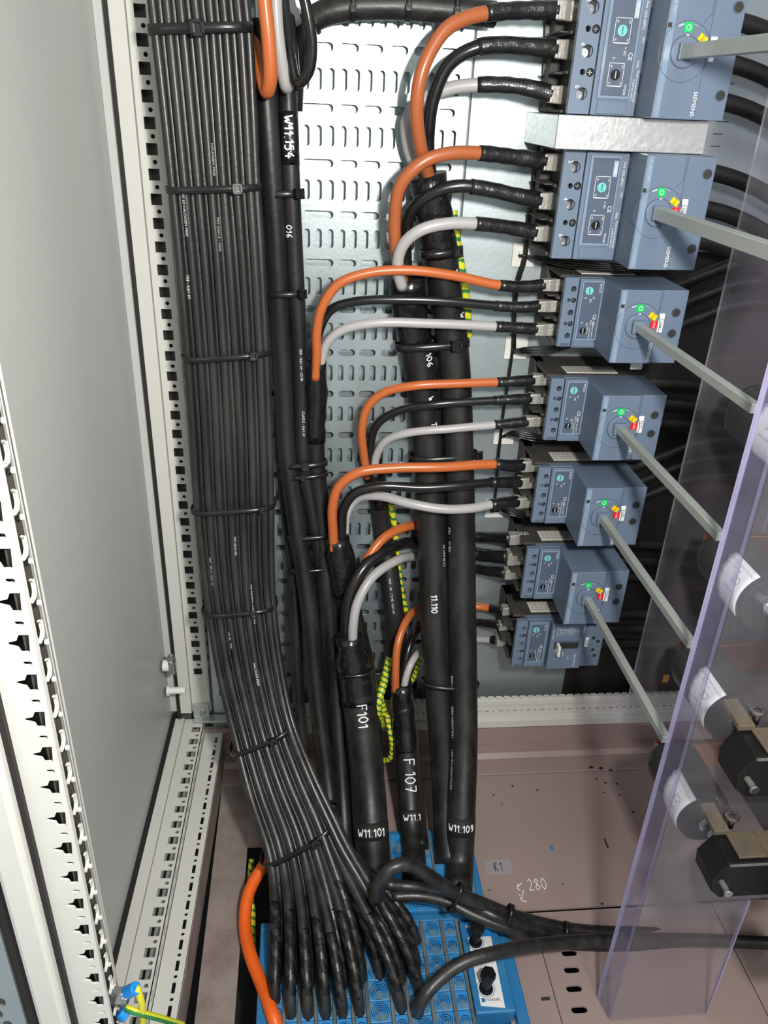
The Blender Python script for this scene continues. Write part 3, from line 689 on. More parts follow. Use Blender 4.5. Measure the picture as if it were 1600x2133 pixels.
# F104
P104, C104 = jacket_cable('power_cable', 'black power cable with taped boot at mid left, topmost with orange, black and grey cores', [(660, 752, .905), (657, 820, .912), (656, 900, .915), (658, 970, .915), (668, 1060, .91), (676, 1170, .90), (690, 1300, .885), (700, 1430, .86), (708, 1560, .82), (716, 1690, .77), Zf(722, 1800, ZM)], .011)
tube('jacket', P104, .0120, 'cable_thick', C104, .05, None, 20)
tube('taped_boot', P104, lambda s, a: lumps(.0122, 0, .12, 8, .012)(s, a)*(1.0 if s < .03 else 1.22 if s < .05 else 1.12), 'tape', C104, 0, .105, 22)
core(C104, 'orange_core', 'core_brown', [(657, 790, .900), (660, 740, .895), (660, 690, .89), (671, 640, .885), (705, 592, .882), (765, 569, .882), (850, 563, .882), (945, 574, .884), (1040, 594, .888), (1100, 597, .892), (1140, 593, .894)], (1040, 594), .0054, seed=1)
core(C104, 'black_core', 'core_black', [(660, 790, .912), (659, 740, .91), (665, 690, .905), (690, 645, .90), (740, 628, .895), (820, 624, .89), (920, 627, .888), (1010, 635, .89), (1080, 640, .892), (1130, 637, .894)], (1035, 637), .0052, seed=3)
core(C104, 'grey_core', 'core_grey', [(663, 790, .904), (672, 740, .90), (685, 710, .895), (715, 687, .89), (780, 673, .885), (900, 674, .885), (1032, 680, .889), (1080, 683, .892), (1124, 686, .894)], (1032, 680), .0054, seed=5)
# F103
P103, C103 = jacket_cable('power_cable', 'black power cable rising behind the orange arcs, beside the green and yellow earth wire', [(772, 965, .922), (790, 1040, .942), (800, 1120, .942), (814, 1220, .920), (826, 1320, .912), (838, 1420, .90), (850, 1540, .87), (862, 1650, .825), Zf(872, 1770, ZM)], .0135)
tube('jacket', P103, .0140, 'cable_thick', C103, .02, None, 22)
tube('taped_boot', P103, lumps(.0148, 0, .07, 12, .014), 'tape', C103, 0, .075, 22)
core(C103, 'orange_core', 'core_brown', [(765, 995, .915), (757, 940, .91), (754, 895, .905), (766, 848, .90), (800, 818, .895), (860, 804, .885), (950, 799, .885), (1035, 796, .888), (1080, 794, .890), (1117, 790, .894)], (1036, 796), .0053, seed=2)
core(C103, 'black_core', 'core_black', [(772, 995, .918), (770, 940, .915), (785, 885, .91), (830, 856, .90), (900, 843, .888), (1010, 835, .889), (1070, 832, .891), (1112, 829, .894)], (1030, 834), .0052, seed=4)
core(C103, 'grey_core', 'core_grey', [(780, 990, .915), (784, 950, .912), (805, 918, .905), (850, 902, .893), (940, 893, .886), (1030, 885, .889), (1070, 881, .891), (1104, 877, .894)], (1030, 885), .0051, seed=6)
# F102
P102, C102 = jacket_cable('power_cable', 'black power cable with bulging taped boot, partly behind the one marked F101', [(702, 1120, .885), (712, 1190, .888), (722, 1250, .890), (740, 1320, .890), (758, 1400, .885), (770, 1500, .865), (776, 1600, .835), (780, 1700, .795), Zf(785, 1800, ZM)], .0165)
tube('jacket', P102, .0165, 'cable_thick', C102, .03, None, 24)
tube('taped_boot', P102, lambda s, a: lumps(.0188, 0, .09, 21, .02)(s, a)*(.85 if s < .012 else 1), 'tape', C102, 0, .085, 24)
core(C102, 'orange_core', 'core_brown', [(696, 1150, .878), (694, 1110, .875), (693, 1055, .87), (706, 1014, .868), (745, 985, .866), (820, 975, .868), (920, 973, .868), (1030, 967, .880), (1062, 970, .886), (1094, 969, .892)], (1030, 967), .0061, seed=2)
core(C102, 'black_core', 'core_black', [(712, 1150, .885), (712, 1100, .88), (716, 1060, .875), (740, 1027, .870), (790, 1013, .868), (880, 1016, .866), (960, 1011, .868), (1022, 1005, .878), (1060, 1004, .886), (1088, 1004, .892)], (1025, 1005), .0060, seed=4)
core(C102, 'grey_core', 'core_grey', [(718, 1120, .895), (722, 1070, .90), (745, 1038, .90), (790, 1033, .888), (855, 1049, .872), (920, 1060, .866), (980, 1059, .870), (1022, 1051, .880), (1055, 1047, .886), (1082, 1045, .892)], (1022, 1051), .0060, seed=6)
# F101
P101, C101 = jacket_cable('power_cable', 'thick black power cable hand marked F101 and W11.101', [(725, 1325, .845), (736, 1380, .842), (747, 1450, .828), (757, 1540, .800), (768, 1640, .765), (774, 1730, .728), Zf(779, 1832, ZM)], .022)
tube('jacket', P101, .0225, 'cable_thick', C101, .04, None, 30)
tube('taped_boot', P101, lambda s, a: lumps(.0200, 0, .08, 33, .026)(s, a)*(.88 if s < .025 else 1.16 if s < .06 else 1.14), 'tape', C101, 0, .100, 28)
core(C101, 'orange_core', 'core_brown', [(740, 1270, .87), (745, 1220, .875), (765, 1165, .885), (800, 1120, .90), (835, 1101, .915), (875, 1094, .935), (940, 1104, .938), (985, 1116, .936), (1030, 1119, .922), (1069, 1121, .900)], (905, 1098), .0062, seed=2)
core(C101, 'black_core', 'core_black', [(722, 1345, .848), (722, 1290, .852), (730, 1235, .860), (760, 1180, .875), (810, 1143, .90), (865, 1130, .935), (940, 1142, .938), (1000, 1155, .932), (1030, 1158, .915), (1064, 1160, .900)], (905, 1135), .0078, seed=4)
core(C101, 'grey_core', 'core_grey', [(735, 1345, .838), (736, 1300, .840), (745, 1255, .848), (775, 1203, .865), (825, 1168, .893), (870, 1160, .935), (940, 1172, .938), (990, 1184, .934), (1025, 1190, .915), (1059, 1193, .900)], (905, 1165), .0062, seed=6)
# F107
P107, C107 = jacket_cable('power_cable', 'black power cable hand marked F107, right of the one marked F101', [(836, 1425, .862), (842, 1490, .852), (847, 1560, .830), (853, 1650, .795), (859, 1740, .752), Zf(864, 1838, ZM)], .0165)
tube('jacket', P107, .0165, 'cable_thick', C107, .03, None, 26)
tube('taped_boot', P107, lambda s, a: lumps(.0160, 0, .09, 44, .016)(s, a)*(.92 if s < .02 else 1.08), 'tape', C107, 0, .10, 24)
core(C107, 'orange_core', 'core_brown', [(824, 1440, .855), (824, 1400, .86), (828, 1345, .872), (845, 1295, .895), (870, 1270, .925), (930, 1262, .938), (985, 1263, .938), (1022, 1267, .93), (1040, 1269, .918), (1054, 1270, .906)], (1022, 1267), .0054, seed=2)
core(C107, 'black_core', 'core_black', [(840, 1440, .868), (843, 1390, .875), (857, 1335, .895), (880, 1305, .925), (940, 1294, .938), (990, 1296, .94), (1025, 1300, .92), (1047, 1302, .906)], (905, 1298), .0052, seed=4)
core(C107, 'grey_core', 'core_grey', [(841, 1440, .858), (846, 1410, .862), (860, 1375, .875), (885, 1350, .905), (930, 1335, .938), (985, 1332, .938), (1025, 1333, .925), (1040, 1334, .915), (1042, 1335, .908)], (1024, 1333), .0050, seed=6)

# handwriting and print
handwrite(P101, .0225, 'F101', 755, 1487, .0135, 'down', C101, .0018)
handwrite(P101, .0230, 'W11.101', 774, 1722, .0095, 'across', C101, .0016)
handwrite(P107, .0165, 'F 107', 855, 1620, .0155, 'down', C107, .0018)
handwrite(P107, .0170, 'W11.1', 860, 1697, .0095, 'across', C107, .0015)
handwrite(P106, .0192, 'W11.109', 962, 1720, .0088, 'across', C106, .0014)
handwrite(P105, .0195, '11.110', 905, 1250, .0085, 'down', C105, .0014)
handwrite(P105, .0195, 'F106', 893, 742, .0090, 'down', C105, .0014)
handwrite(P105, .0195, 'W11', 898, 830, .0075, 'down', C105, .0013)
handwrite(P105, .0195, 'TD', 904, 876, .0075, 'down', C105, .0013)
handwrite(P106, .0188, '10', 948, 568, .0080, 'down', C106, .0013)
handwrite(P106, .0188, 'W', 962, 650, .0070, 'down', C106, .0012)
print_on(P106, .0188, 'HALOGEN FREE', 941, 1500, .0062, C106, True); print_on(P106, .0188, '411858', 941, 1410, .0062, C106, True); print_on(P106, .0188, 'INSTALLATION 1x4x VOLT', 940, 1600, .0045, C106, True)
print_on(P106, .0188, '720 m', 937, 1140, .0060, C106, True); print_on(P106, .0188, 'TKF', 937, 1105, .0060, C106, True); print_on(P105, .0195, 'CS 90 0,6/1 kV', 925, 1150, .0050, C105, True)
print_on(P103, .0140, 'TKF - 30 - CS 90 - 0,6/1 kV', 815, 1230, .0045, C103)
for P_, C_, r_, (ax, ay), (bx_, by_) in ((P101, C101, .0229, (774, 1705), (775, 1742)), (P107, C107, .0169, (858, 1680), (860, 1712)), (P106, C106, .0191, (961, 1700), (960, 1738))):
    tube('marker_tape', P_, r_, 'seal_black', C_, P_.near(ax, ay), P_.near(bx_, by_), 28)

# left pair and neighbours
def plain(label, pts, r, m='cable_thick', writes=(), group='cables tied beside the big bundle', name='power_cable', cat='power cable', n=20):
    P = Path(pts, .01); o = tube(name, P, r, m, n=n); tag(o, label, cat, group); return P, o
PA_, CA_ = plain('thick black cable just right of the big bundle, left of its pair', [(543, 40, .905), (548, 130, .903), (556, 230, .900), (563, 330, .900), (572, 450, .902), (578, 560, .905), (584, 680, .908), (590, 800, .91), (598, 950, .91), (612, 1060, .905), (630, 1170, .895), (645, 1280, .88), (655, 1400, .862), (668, 1520, .83), (684, 1640, .79), Zf(700, 1790, ZM)], .0115, n=22)
PB_, CB_ = plain('black cable right of its thicker pair mate, white marked near the orange loop', [(592, 60, .912), (597, 150, .910), (602, 260, .905), (606, 370, .903), (611, 480, .905), (617, 600, .907), (623, 720, .91), (628, 840, .912), (632, 950, .912), (650, 1060, .908), (669, 1170, .900), (680, 1290, .888), (688, 1400, .87), (697, 1520, .84), (706, 1640, .795), Zf(713, 1775, ZM)], .0096, n=20)
PC_, CC_ = plain('thinner black cable emerging below the tie, behind the left pair', [(586, 900, .93), (592, 1000, .93), (604, 1110, .925), (612, 1200, .918), (616, 1320, .905), (620, 1430, .885), (632, 1560, .85), (650, 1680, .80), Zf(668, 1790, ZM)], .0088)
handwrite(PB_, .0098, 'W11.154', 602, 282, .0092, 'down', CB_, .0016)
tube('marker_tape', PB_, .0099, 'tape', CB_, PB_.near(602, 228), PB_.near(606, 345), 20)
print_on(PB_, .0096, 'TKF - 0,6/1 kV - CS 90', 627, 760, .0042, CB_); print_on(PB_, .0096, 'CLASS E - 0,6/1 kV', 632, 880, .0042, CB_); print_on(P104, .0112, 'TKF - DCL CLASS', 706, 1570, .0045, C104)
handwrite(PB_, .0096, '016', 602, 470, .0070, 'down', CB_, .0011)
# top curved cable
PT, CT = plain('black sleeved cable bending across the top of the perforated panel', [(607, 230, .925), (612, 140, .925), (624, 80, .922), (655, 38, .918), (700, 20, .915), (760, 14, .915), (840, 14, .915), (920, 20, .915), (980, 26, .915), (1030, 30, .918)], .0118, group=None, n=20)
for i, (x, y) in enumerate(((648, 40), (735, 12), (850, 10), (950, 18))):
    c = A(x, y, .915); up = Vector((.0, 0, 1)) if i else Vector((-.6, 0, .8))
    tie('cable_tie', '%s narrow tie from the left on the cable across the top' % names[i], c-up*.0128, c+up*.0128, .0125, .0042, -.2, 'ties on the cable across the top', squeeze=2.1)
# loops
def loop(label, pts, r, m):
    P = Path(pts, .005); o = tube('core_loop', P, r, m, n=14); tag(o, label, 'cable core', 'spare cores looped at the top'); return o
loop('orange core looped down beside the big bundle', [(522, 60, .905), (535, 100, .895), (546, 160, .880), (556, 192, .868), (563, 165, .858), (560, 90, .852), (553, 20, .850), (547, -50, .85)], .0066, 'core_brown')
loop('grey core looped down between the orange and black loops', [(573, -50, .862), (574, 10, .864), (578, 70, .866), (586, 130, .870), (597, 182, .880), (603, 150, .893), (598, 80, .90)], .0062, 'core_grey')
loop('black core looped down, rightmost of the loops', [(590, -10, .90), (597, 50, .890), (605, 120, .876), (620, 174, .868), (643, 150, .862), (650, 95, .858), (643, 40, .855), (628, -30, .853)], .0052, 'core_black')
loop('black core hanging between the grey loop and the rightmost loop', [(600, 0, .912), (606, 60, .900), (611, 110, .89), (616, 165, .885), (622, 180, .89)], .0050, 'core_black')
loop('pale grey core crossing behind the loops at the top edge', [(598, -50, .90), (604, 10, .905), (618, 50, .912)], .006, 'core_grey')
# ties on left pair and on the central pair
for i, (lx, ly, rx, ry, D, dp, w, hd) in enumerate(((546, 404, 624, 402, .905, .013, .0070, .80), (555, 612, 628, 610, .907, .013, .0066, .85), (582, 968, 679, 962, .913, .014, .0064, .10), (586, 992, 680, 985, .913, .014, .0048, .0), (603, 1118, 688, 1112, .905, .013, .0062, .95), (608, 1185, 686, 1180, .900, .013, .0044, -.3))):
    tie('cable_tie', '%s black tie from the top round the cables beside the big bundle' % names[i], *tpx(lx, ly, rx, ry, D), dp, w, hd, 'ties round the left pair of cables')
tie('cable_tie', 'black tie round the taped cable below the black arc, above the orange arc', *tpx(879, 528, 946, 522, .911), .0195, .0082, .85)
tie('cable_tie', 'wide black tie round the central pair, above the marking F106', *tpx(826, 722, 974, 712, .923), .0205, .0088, .55)
tie('cable_tie', 'black tie round the central pair, above the lower long orange arc', *tpx(854, 952, 992, 944, .915), .0200, .0070, .92)
tie('cable_tie', 'black tie round the foot of the central pair, level with the white floor rail', *tpx(882, 1420, 994, 1424, .838), .0200, .0056, .50)
tie('cable_tie', 'black tie round the boot of the cable marked F101', *tpx(707, 1396, 773, 1390, .841), .0235, .0045, -.7)
# earth wires (twisted green and yellow)
def earth(label, pts, r, pitch=.012):
    P = Path(pts, .0015)
    o = tube('earth_wire', P, r, ['earth_yellow', 'earth_green'], n=12, ringmat=lambda d, k: 1 if ((d/pitch+k/12*1.0) % 1) < .38 else 0)
    return tag(o, label, 'earth wire', 'green and yellow earth wires')
earth('green and yellow earth wire beside the upper right thick cable', [(942, 440, .932), (949, 500, .932), (959, 560, .932), (969, 620, .935), (974, 700, .94)], .0062)
earth('green and yellow earth wire beside the cable under the orange arcs', [(812, 1040, .935), (822, 1100, .937), (828, 1170, .937), (836, 1230, .937), (850, 1290, .937)], .0042)
earth('earth wire rising from the boot of the F101 cable', [(812, 1370, .90), (800, 1420, .885), (786, 1475, .865), (792, 1510, .868), (802, 1500, .88), (793, 1460, .885), (783, 1430, .89)], .0058, .008)
earth('earth wire hook between the cables marked F101 and F107', [(798, 1585, .85), (812, 1580, .845), (817, 1560, .845), (814, 1530, .85), (806, 1490, .87)], .0040, .008)
earth('earth wire crossing behind the cores of the F107 cable', [(842, 1440, .90), (862, 1410, .90), (876, 1370, .90), (884, 1330, .915)], .0040, .008)
earth('green and yellow earth wire left of the fan of cables', [(524, 1790, .74), (520, 1850, .72), (527, 1900, .70), (527, 1950, .68), (533, 2040, .64)], .0036, .010)
o = plain('bright orange cable curving at the left of the fanned bundle', [(575, 1775, .72), (548, 1805, .705), (518, 1860, .675), (510, 1925, .64), (522, 1990, .60), (545, 2050, .565), Zf(572, 2125, ZM), Zf(590, 2180, ZM-.03)], .0078, 'cable_orange', group=None, name='orange_cable', cat='cable')[1]
# cables leaving to the right over the floor
def fl_(label, pts, r=.0068, m='core_black', grp='cables crossing the floor to the right'):
    P = Path(pts, .008); o = tube('floor_cable', P, r, m, n=14); tag(o, label, 'cable', grp); return P, o
fl_('black cable looping up over the fan then running right over the floor', [(782, 1875, .60), (790, 1838, .60), (815, 1808, .605), (850, 1800, .61), (890, 1822, .61), (945, 1858, .61), (1010, 1885, .61), (1060, 1905, .612), (1130, 1925, .615), (1200, 1938, .613), (1300, 1944, .61), (1420, 1942, .61), (1620, 1945, .60)], .0082, 'cable_black')
fl_('upper of the two black cables running in below the loop', [(800, 1842, .64), (850, 1846, .64), (910, 1855, .63), (960, 1875, .622), (1030, 1908, .60), (1100, 1935, .60), (1180, 1952, .60), (1300, 1958, .60), (1420, 1955, .60), (1620, 1962, .59)], .0070, 'cable_black')
fl_('lower of the two black cables running in below the loop', [(815, 1868, .63), (870, 1866, .63), (930, 1878, .62), (985, 1905, .605), (1060, 1935, .592), (1110, 1955, .59), (1180, 1965, .592), (1300, 1970, .59), (1450, 1966, .59), (1620, 1975, .58)], .0070, 'cable_black')
fl_('black cable arching from the front sealing blocks to the right', [Zf(868, 2112, ZM-.004), (880, 2080, .512), (915, 2040, .525), (965, 2005, .535), (1040, 1983, .545), (1110, 1970, .56), (1190, 1962, .57), (1280, 1958, .575), (1450, 1958, .578), (1620, 1965, .57)], .0076, 'cable_black')
o = fl_('thin orange wire seen between the two floor cables', [(795, 1838, .66), (812, 1842, .655), (850, 1858, .648), (900, 1862, .645), (935, 1866, .64)], .0040, 'cable_orange', None)
for i, (x, y, D, h, an) in enumerate(((948, 1868, .612, .019, .35), (1055, 1912, .603, .0175, .3), (1176, 1945, .600, .014, .12))):
    c = A(x, y, D); up = Vector((-math.sin(an)*-1, 0, math.cos(an)))
    tie('cable_tie', '%s tie from the left on the cables crossing the floor' % names[i], c-up*h, c+up*h, .010, .0048, -.3, 'ties on the floor cables', squeeze=2.4)

# marks on the floor plates
def floormark(body, px, py, size, name, label, m='paint_mark', w=.0012):
    c = Zf(px, py, .003); mb = MB()
    hand(body, lambda u, v: (Vector((c.x+u, c.y+v*1.5, .0021 if c.y > .645 else .0004)), Vector((0, 0, 1))), size, w, mb)
    o = mb.build(name, m); return tag(o, label, 'marking', 'marks on the mauve floor plate')
floormark('< 280', 1108, 1842, .0115, 'floor_marking', 'white handwritten arrow and number 280 on the mauve floor')
floormark('v', 1090, 1866, .012, 'floor_marking', 'small white handwritten arrow below the number 280')
c = Zf(1038, 1808, 0); o = MB().box(c.x-.018, c.x+.018, c.y-.011, c.y+.012, .0016, .0020).build('clear_label', 'tape_clear'); tag(o, 'translucent label handwritten R1 on the mauve floor', 'label')
mb = MB(); hand('R1', lambda u, v: (Vector((c.x+u, c.y+v*1.4, .0022)), Vector((0, 0, 1))), .010, .0010, mb); mb.build('handwriting', 'text_black', o)
for (x, y, lx_, ly_, m, lb) in ((1150, 1767, .0015, .004, 'blue_plastic', 'small blue scrap on the mauve floor'), (1263, 1757, .001, .008, 'text_black', 'thin black sliver on the mauve floor'), (1137, 2080, .005, .0012, 'text_black', 'short black scrap beside the floor joint')):
    c = Zf(x, y, .002); o = MB().box(c.x-lx_, c.x+lx_, c.y-ly_, c.y+ly_, .0016 if c.y > .645 else .0001, .003).build('scrap', m, bevel=.0004); tag(o, lb, 'scrap')
mb = MB(); rnd = random.Random(3)
for (px, py, r_) in ((1232, 1598, .0030), (1252, 1600, .0028), (1272, 1604, .0022), (1243, 1622, .0015), (1262, 1630, .0020), (1285, 1632, .0016), (1258, 1650, .0012), (1068, 1637, .0018), (1028, 1655, .0013), (1120, 1645, .0015), (1046, 1675, .0010), (1320, 1690, .0018), (1172, 1840, .0010), (1255, 1882, .0016), (1020, 1853, .0010), (1290, 1655, .0014)):
    c = Zf(px, py, .0025)
    if c.y > .872: c = Zf(px, py, .0042)
    zt = .0042 if c.y > .872 else .0017
    n_ = 9; pts = [Vector((c.x+r_*(1+rnd.uniform(-.35, .35))*1.25*math.cos(6.283*i/n_), c.y+r_*(1+rnd.uniform(-.35, .35))*math.sin(6.283*i/n_), zt)) for i in range(n_)]
    mb.prism(pts, (0, 0, .0002))
o = mb.build('oil_spots', 'text_black'); tag(o, 'dark spatters of dirt on the mauve floor behind', 'dirt', kind='stuff')
# ================================================================== BREAKERS
RX = Matrix(((0, 1, 0, 0), (0, 0, -1, 0), (-1, 0, 0, 0), (0, 0, 0, 1)))   # local x down, y right, z to the viewer
def brk_frame(x0, zc): return Matrix.Translation(Vector((x0, .93, H+zc)))@RX
def brk_box(mb, lx0, lx1, ly0, ly1, lz0, lz1, mi=0): return mb.box(lx0, lx1, ly0, ly1, lz0, lz1, mi)
ID4 = Matrix.Identity(4)
def T(x, y, z, ang=0): return Matrix.Translation((x, y, z))@Matrix.Rotation(ang, 4, 'Z')
def local_part(mb, name, m, parent, **k):
    o = mb.build(name, m, parent, **k); return o
def rotary(root, w, y0, y1, cx, cy, step, zf, z0, hs_, lab, labx, laby, sq, siem, sc):
    """handle operator box with position ring"""
    hw = w/2+.0006; mb = MB()
    prof = [(y0+.003, z0), (y0, zf), (step, zf), (step+.001, zf-.0022), (y1, zf-.0022), (y1, z0)]
    pts = [Vector((-hw, a, b)) for a, b in prof]; mb.prism(pts, (2*hw, 0, 0)); 
    ob = mb.build('handle_operator', 'breaker_blue', root, bevel=.0007)
    mb = MB(); r0 = .0243*sc
    mb.ring((cx, cy, zf-.0002), (0, 0, 1), r0-.0005, r0, .0005, 48); mb.ring((cx, cy, zf-.0002), (0, 0, 1), .0130*sc, .0136*sc, .0007, 40)
    mb.build('position_ring', 'breaker_blue_dark', ob)
    mb = MB().cyl((cx, cy, zf), (cx, cy, zf+.0015), .0128*sc, 36); mb.box(cx-.0068, cx+.0068, cy-.0068, cy+.0068, zf, zf+.006); mb.build('shaft_socket', 'breaker_blue', ob, bevel=.0008)
    def mk(nm, m, x, y, a, sx, sy, txt=None):
        M = T(x, y, zf+.0002, a); q = MB(); q.add([M@Vector(v) for v in ((-sx/2, -sy/2, 0), (sx/2, -sy/2, 0), (sx/2, sy/2, 0), (-sx/2, sy/2, 0), (-sx/2, -sy/2, .0006), (sx/2, -sy/2, .0006), (sx/2, sy/2, .0006), (-sx/2, sy/2, .0006))], [(0, 3, 2, 1), (4, 5, 6, 7), (0, 1, 5, 4), (1, 2, 6, 5), (2, 3, 7, 6), (3, 0, 4, 7)])
        o = q.build(nm, m, ob)
        if txt: text_on(q2 := MB(), txt, T(x, y, zf+.0009, a), sy*(.8 if txt == 'O' else .45)); q2.build('marker_print', 'print_white' if m != 'marker_yellow' else 'text_black', ob)
        return o
    mk('off_marker', 'marker_green', cx-.0190*sc, cy-.0006, 0, .0078, .0080, 'O')
    mk('pointer_mark', 'label_white', cx-.0120*sc, cy, 0, .0032, .0026)
    mk('trip_marker', 'marker_yellow', cx-.0108*sc, cy+.0146*sc, -.55, .0058, .0085, 'trip')
    mk('on_marker', 'marker_red', cx-.0022*sc, cy+.0172*sc, 0, .0078, .0072, 'I ON')
    mk('printed_scale', 'print_grey', cx-.0205*sc, cy-.0075*sc, .35, .0016, .0052); mk('printed_scale', 'print_grey', cx-.0208*sc, cy+.0062*sc, -.3, .0006, .0040)
    mk('window_square', 'text_black', sq[0], sq[1], 0, .0036, .0036)
    # seam with a curve
    q = MB(); ys = step-.0015
    for a, b in zip([(-hw+.001, ys), (-hw+.022*sc, ys), (-hw+.0255*sc, ys-.004)], [(-hw+.022*sc, ys), (-hw+.0255*sc, ys-.004), (-hw+.029*sc, ys-.006)]):
        d = Vector((b[0]-a[0], b[1]-a[1], 0)).normalized(); s_ = Vector((-d.y, d.x, 0))*.0003; za_ = Vector((0, 0, zf+.0001))
        q.prism([Vector((*a, 0))+za_-s_, Vector((*b, 0))+za_-s_, Vector((*b, 0))+za_+s_, Vector((*a, 0))+za_+s_], (0, 0, .0002))
    q.build('seam', 'breaker_blue_dark', ob)
    # light strip at left with faint print
    q = MB().box(-hw+.001, hw-.001, y0+.0015, y0+.007*sc, zf, zf+.0002); q.build('print_strip', 'window_frame', ob)
    q = MB(); text_on(q, 'I> 3VA 3VM', T(-hw+.014*sc, y0+.0045*sc, zf+.0004), .0038*sc); text_on(q, '3VA9267-0EK11', T(hw-.012*sc, y0+.0045*sc, zf+.0004), .0024*sc); q.build('printed_text', 'print_grey', ob)
    q = MB(); M = T(siem[0], siem[1], zf+.0003); text_on(q, 'SIEMENS', M, .0056*sc); q.build('maker_name', 'print_white', ob)
    for hx, hy in hs_:
        q = MB().cyl((hx, hy, zf-.0024), (hx, hy, zf-.0016), .0042, 24); q.build('fixing_hole', 'text_black', ob)
        q = MB().ring((hx, hy, zf-.0022), (0, 0, 1), .0042, .0048, .0009, 24); q.build('fixing_hole_rim', 'breaker_blue_dark', ob)
    zl = zf if laby < step else zf-.0022
    q = MB().box(labx-.0100, labx+.0100, laby-.0030, laby+.0030, zl, zl+.0010); lb = q.build('id_label', 'label_white', ob, bevel=.0005)
    q = MB(); text_on(q, lab, T(labx, laby, zl+.0012), .0050); q.build('id_text', 'text_black', lb)
    q = MB()
    for k in range(4): q.box(hw*(-.9+.5*k), hw*(-.9+.5*k)+.010*sc, y0-.0006+.0018, y0+.004, z0+.001, z0+.008)
    q.build('latch_slot', 'text_black', ob)
    return ob

def terminal_zone(root, w, y0, y1, zf, holes_, screws, big, k=1):
    hw = w/2; outline = [(-hw, y0), (hw, y0), (hw, y1), (-hw, y1)]
    hs = [circ(x, y, r_, 22) for x, y, r_ in holes_]+[circ(x, y, .0031*k, 16) for x, y in screws]+[circ(x, y-.0060*k, .0022*k, 14) for x, y in screws]
    v, f = plate(outline, hs, .007); o = link('terminal_cover', [Vector((p.x, p.y, p.z+zf)) for p in v], f, 'breaker_blue', root)
    for x, y, r_ in holes_: 
        q = MB().cyl((x, y, zf-.0075), (x, y, zf-.0068), r_*1.1, 20); q.build('terminal_well', 'text_black', o)
        if big: q = MB().cyl((x+r_*.25, y-r_*.3, zf-.0068), (x+r_*.25, y-r_*.3, zf-.0055), r_*.75, 18).ring((x+r_*.25, y-r_*.3, zf-.0056), (0, 0, 1), r_*.35, r_*.6, .0008, 14); q.build('terminal_bolt', 'zinc', o)
    for x, y in screws:
        q = MB().cyl((x, y, zf-.004), (x, y, zf-.0012), .0029*k, 18); q.build('cover_screw', 'bakelite', o, bevel=.0003)
        q = MB().box(x-.0018*k, x+.0018*k, y-.0004, y+.0004, zf-.0013, zf-.0009).box(x-.0004, x+.0004, y-.0018*k, y+.0018*k, zf-.0013, zf-.0009); q.build('screw_slot', 'zinc', o)
    return o

def base_block(root, w, y1, zb, k=1):
    hw = w/2; mb = MB().box(-hw, hw, .012, y1, -.0205, zb)
    # side walls and fins between the poles round the terminals
    n = 4
    for i in range(n):
        x = -hw+(2*hw-.003)*i/(n-1); mb.box(x, x+.003, .0005, .013, -.0205, zb-.002*(i % 2))
    mb.box(-hw, hw, .000, .013, -.0205, .006)
    o = mb.build('base', 'breaker_base', root, bevel=.0008)
    for i in (1, 2):
        x = -hw+(2*hw)*i/3; MB().box(x-.0006, x+.0006, -.007, .012, .004, zb-.012).build('phase_barrier', 'breaker_base', root)
    q = MB()
    for j in range(3): q.box(-hw-.0008, -hw+.001, .004+.005*j, .006+.005*j, .004, zb-.003)
    q.build('side_rib', 'breaker_base', root)
    return o

